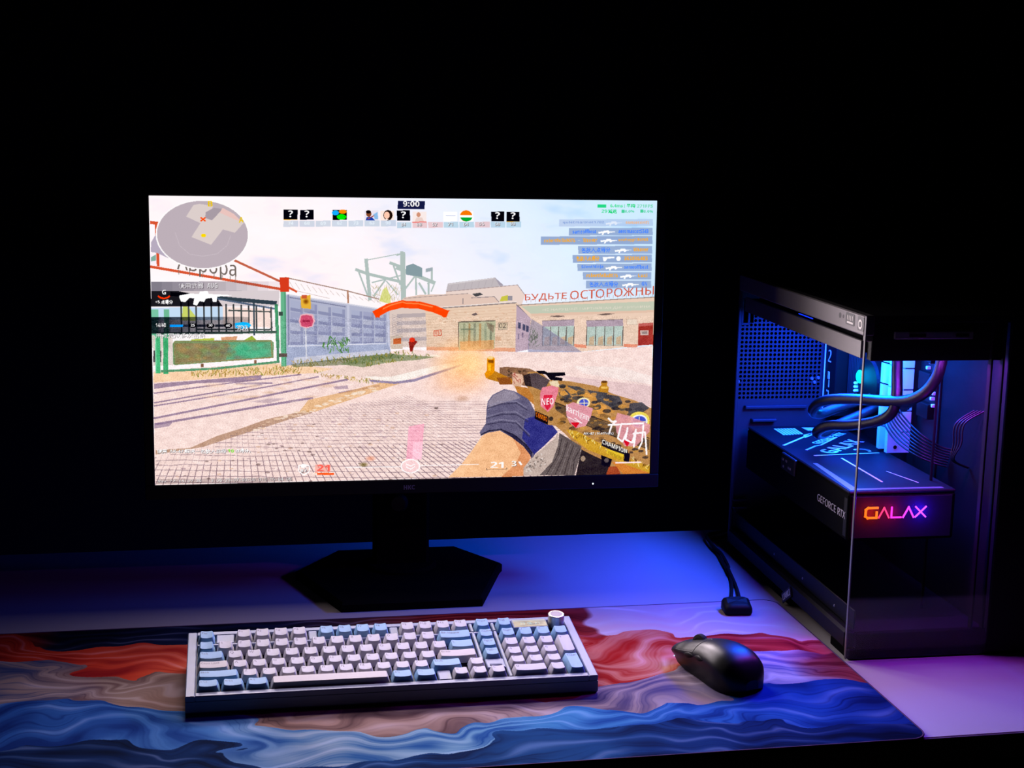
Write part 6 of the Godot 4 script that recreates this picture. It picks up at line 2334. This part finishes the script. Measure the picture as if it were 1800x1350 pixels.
	side.transform = Transform3D(Basis(Vector3(0, 0, 1), Vector3(0, 1, 0), Vector3(-1, 0, 0)), c3(x0 - 0.00005, 0.1482, 0.144))
	fit_width(side, 0.084)
	obj("side_plate", one_slab(x0 - 0.0001, x0 + 0.001, 0.125, 0.169, 0.0555, 0.064, 0.0002), M.black_plastic, t)
	obj("end_plate", one_slab(x0 + 0.004, x1 - 0.004, 0.124, 0.172, z0 - 0.0006, z0 + 0.001, 0.0005), M.end_plate, t)
	# glowing letters on the end: strokes in a 0..1 box per letter
	var glyphs := [
		["G", [[[1.0, 1.0], [0.25, 1.0], [0.06, 0.82], [0.06, 0.18], [0.25, 0.0], [0.96, 0.0], [0.96, 0.55]]], Color(1.0, 0.42, 0.03), 0.0345, 0.0145, 0.0025],
		["A", [[[0.0, 0.0], [0.5, 1.0], [1.0, 0.0]]], Color(1.0, 0.22, 0.42), 0.0512, 0.0118, 0.0016],
		["L", [[[0.0, 1.0], [0.0, 0.0], [1.0, 0.0]]], Color(1.0, 0.2, 0.85), 0.0660, 0.0112, 0.0018],
		["A", [[[0.0, 0.0], [0.5, 1.0], [1.0, 0.0]]], Color(0.85, 0.25, 1.0), 0.0800, 0.0122, 0.0019],
		["X", [[[0.0, 0.0], [1.0, 1.0]], [[0.0, 1.0], [1.0, 0.0]]], Color(0.8, 0.32, 1.0), 0.0945, 0.0120, 0.0018]]
	for g in glyphs:
		var st := new_st()
		for s in g[1]:
			var o := []
			for p in s:
				o.append(Vector2(g[3] + p[0] * g[4], 0.1475 + p[1] * 0.0115))
			stroke(st, o, g[5], 0.0010, Transform3D(Basis(), c3(0, 0, z0 - 0.0006)))
		obj("sign_letter", st, glow(g[2], 2.2), t, "glowing letter on the card's end")
	omni("sign_glow", c3(0.042, 0.153, z0 - 0.007), Color(1.0, 0.16, 0.03), 0.0032, 0.006, t)
	omni("sign_glow", c3(0.066, 0.153, z0 - 0.007), Color(1.0, 0.08, 0.5), 0.002, 0.006, t)
	omni("sign_glow", c3(0.1, 0.155, z0 - 0.007), Color(0.2, 0.05, 1.0), 0.007, 0.006, t)

func fit_width(o: MeshInstance3D, w: float):
	var b: AABB = o.mesh.get_aabb()
	o.transform = o.transform * Transform3D(Basis.from_scale(Vector3(w / b.size.x, 1, 1)), Vector3.ZERO)

# ---------------------------------------------------------------- liquid cooler: pump on the board and two hoses
func build_cooler():
	var xf := case_frame()
	var t = thing("liquid_cooler", "processor cooler with two thick black hoses and cyan lamp", "cooler", xf)
	var pump := new_st()
	lathe(pump, c3(0.1692, 0.256, 0.290), Vector3(-1, 0, 0), [[0.031, 0], [0.032, 0.004], [0.032, 0.034], [0.030, 0.0375]], 36, false)
	obj("pump_head", pump, M.black_plastic, t)
	var lamp := new_st()
	lathe(lamp, c3(0.1316, 0.2605, 0.3125), Vector3(-1, 0, 0), [[0.0088, 0], [0.0086, 0.0016], [0.006, 0.0036], [0.0005, 0.0046]], 24)
	obj("pump_lamp", lamp, glow(Color(0.02, 0.9, 0.86), 1.5), t, "round cyan lamp on the pump")
	omni("pump_glow", c3(0.124, 0.262, 0.310), Color(0.02, 0.6, 0.9), 0.004, 0.005, t)
	var a := [[0.125, 0.3315, 0.0740], [0.125, 0.3265, 0.0747], [0.122, 0.3034, 0.0776], [0.115, 0.2832, 0.0885], [0.105, 0.2695, 0.1094], [0.090, 0.2636, 0.1341], [0.070, 0.2592, 0.169], [0.052, 0.2529, 0.2029], [0.045, 0.2436, 0.2297], [0.045, 0.2299, 0.2486], [0.060, 0.2230, 0.2620], [0.090, 0.2290, 0.2730], [0.140, 0.240, 0.280]]
	var b := [[0.100, 0.3345, 0.1394], [0.100, 0.3300, 0.1392], [0.100, 0.2936, 0.1345], [0.098, 0.2681, 0.1276], [0.093, 0.2497, 0.1292], [0.083, 0.237, 0.1462], [0.068, 0.2268, 0.1763], [0.052, 0.2199, 0.2068], [0.045, 0.2127, 0.2212], [0.046, 0.2050, 0.2330], [0.060, 0.2020, 0.2450], [0.085, 0.210, 0.2600], [0.140, 0.228, 0.272]]
	for k in 2:
		var pts := []
		for p in [a, b][k]:
			pts.append(c3(p[0], p[1], p[2]))
		var st := new_st()
		tube(st, spline(pts, 8), 0.0065, 14)
		obj("hose", st, M.hose, t)
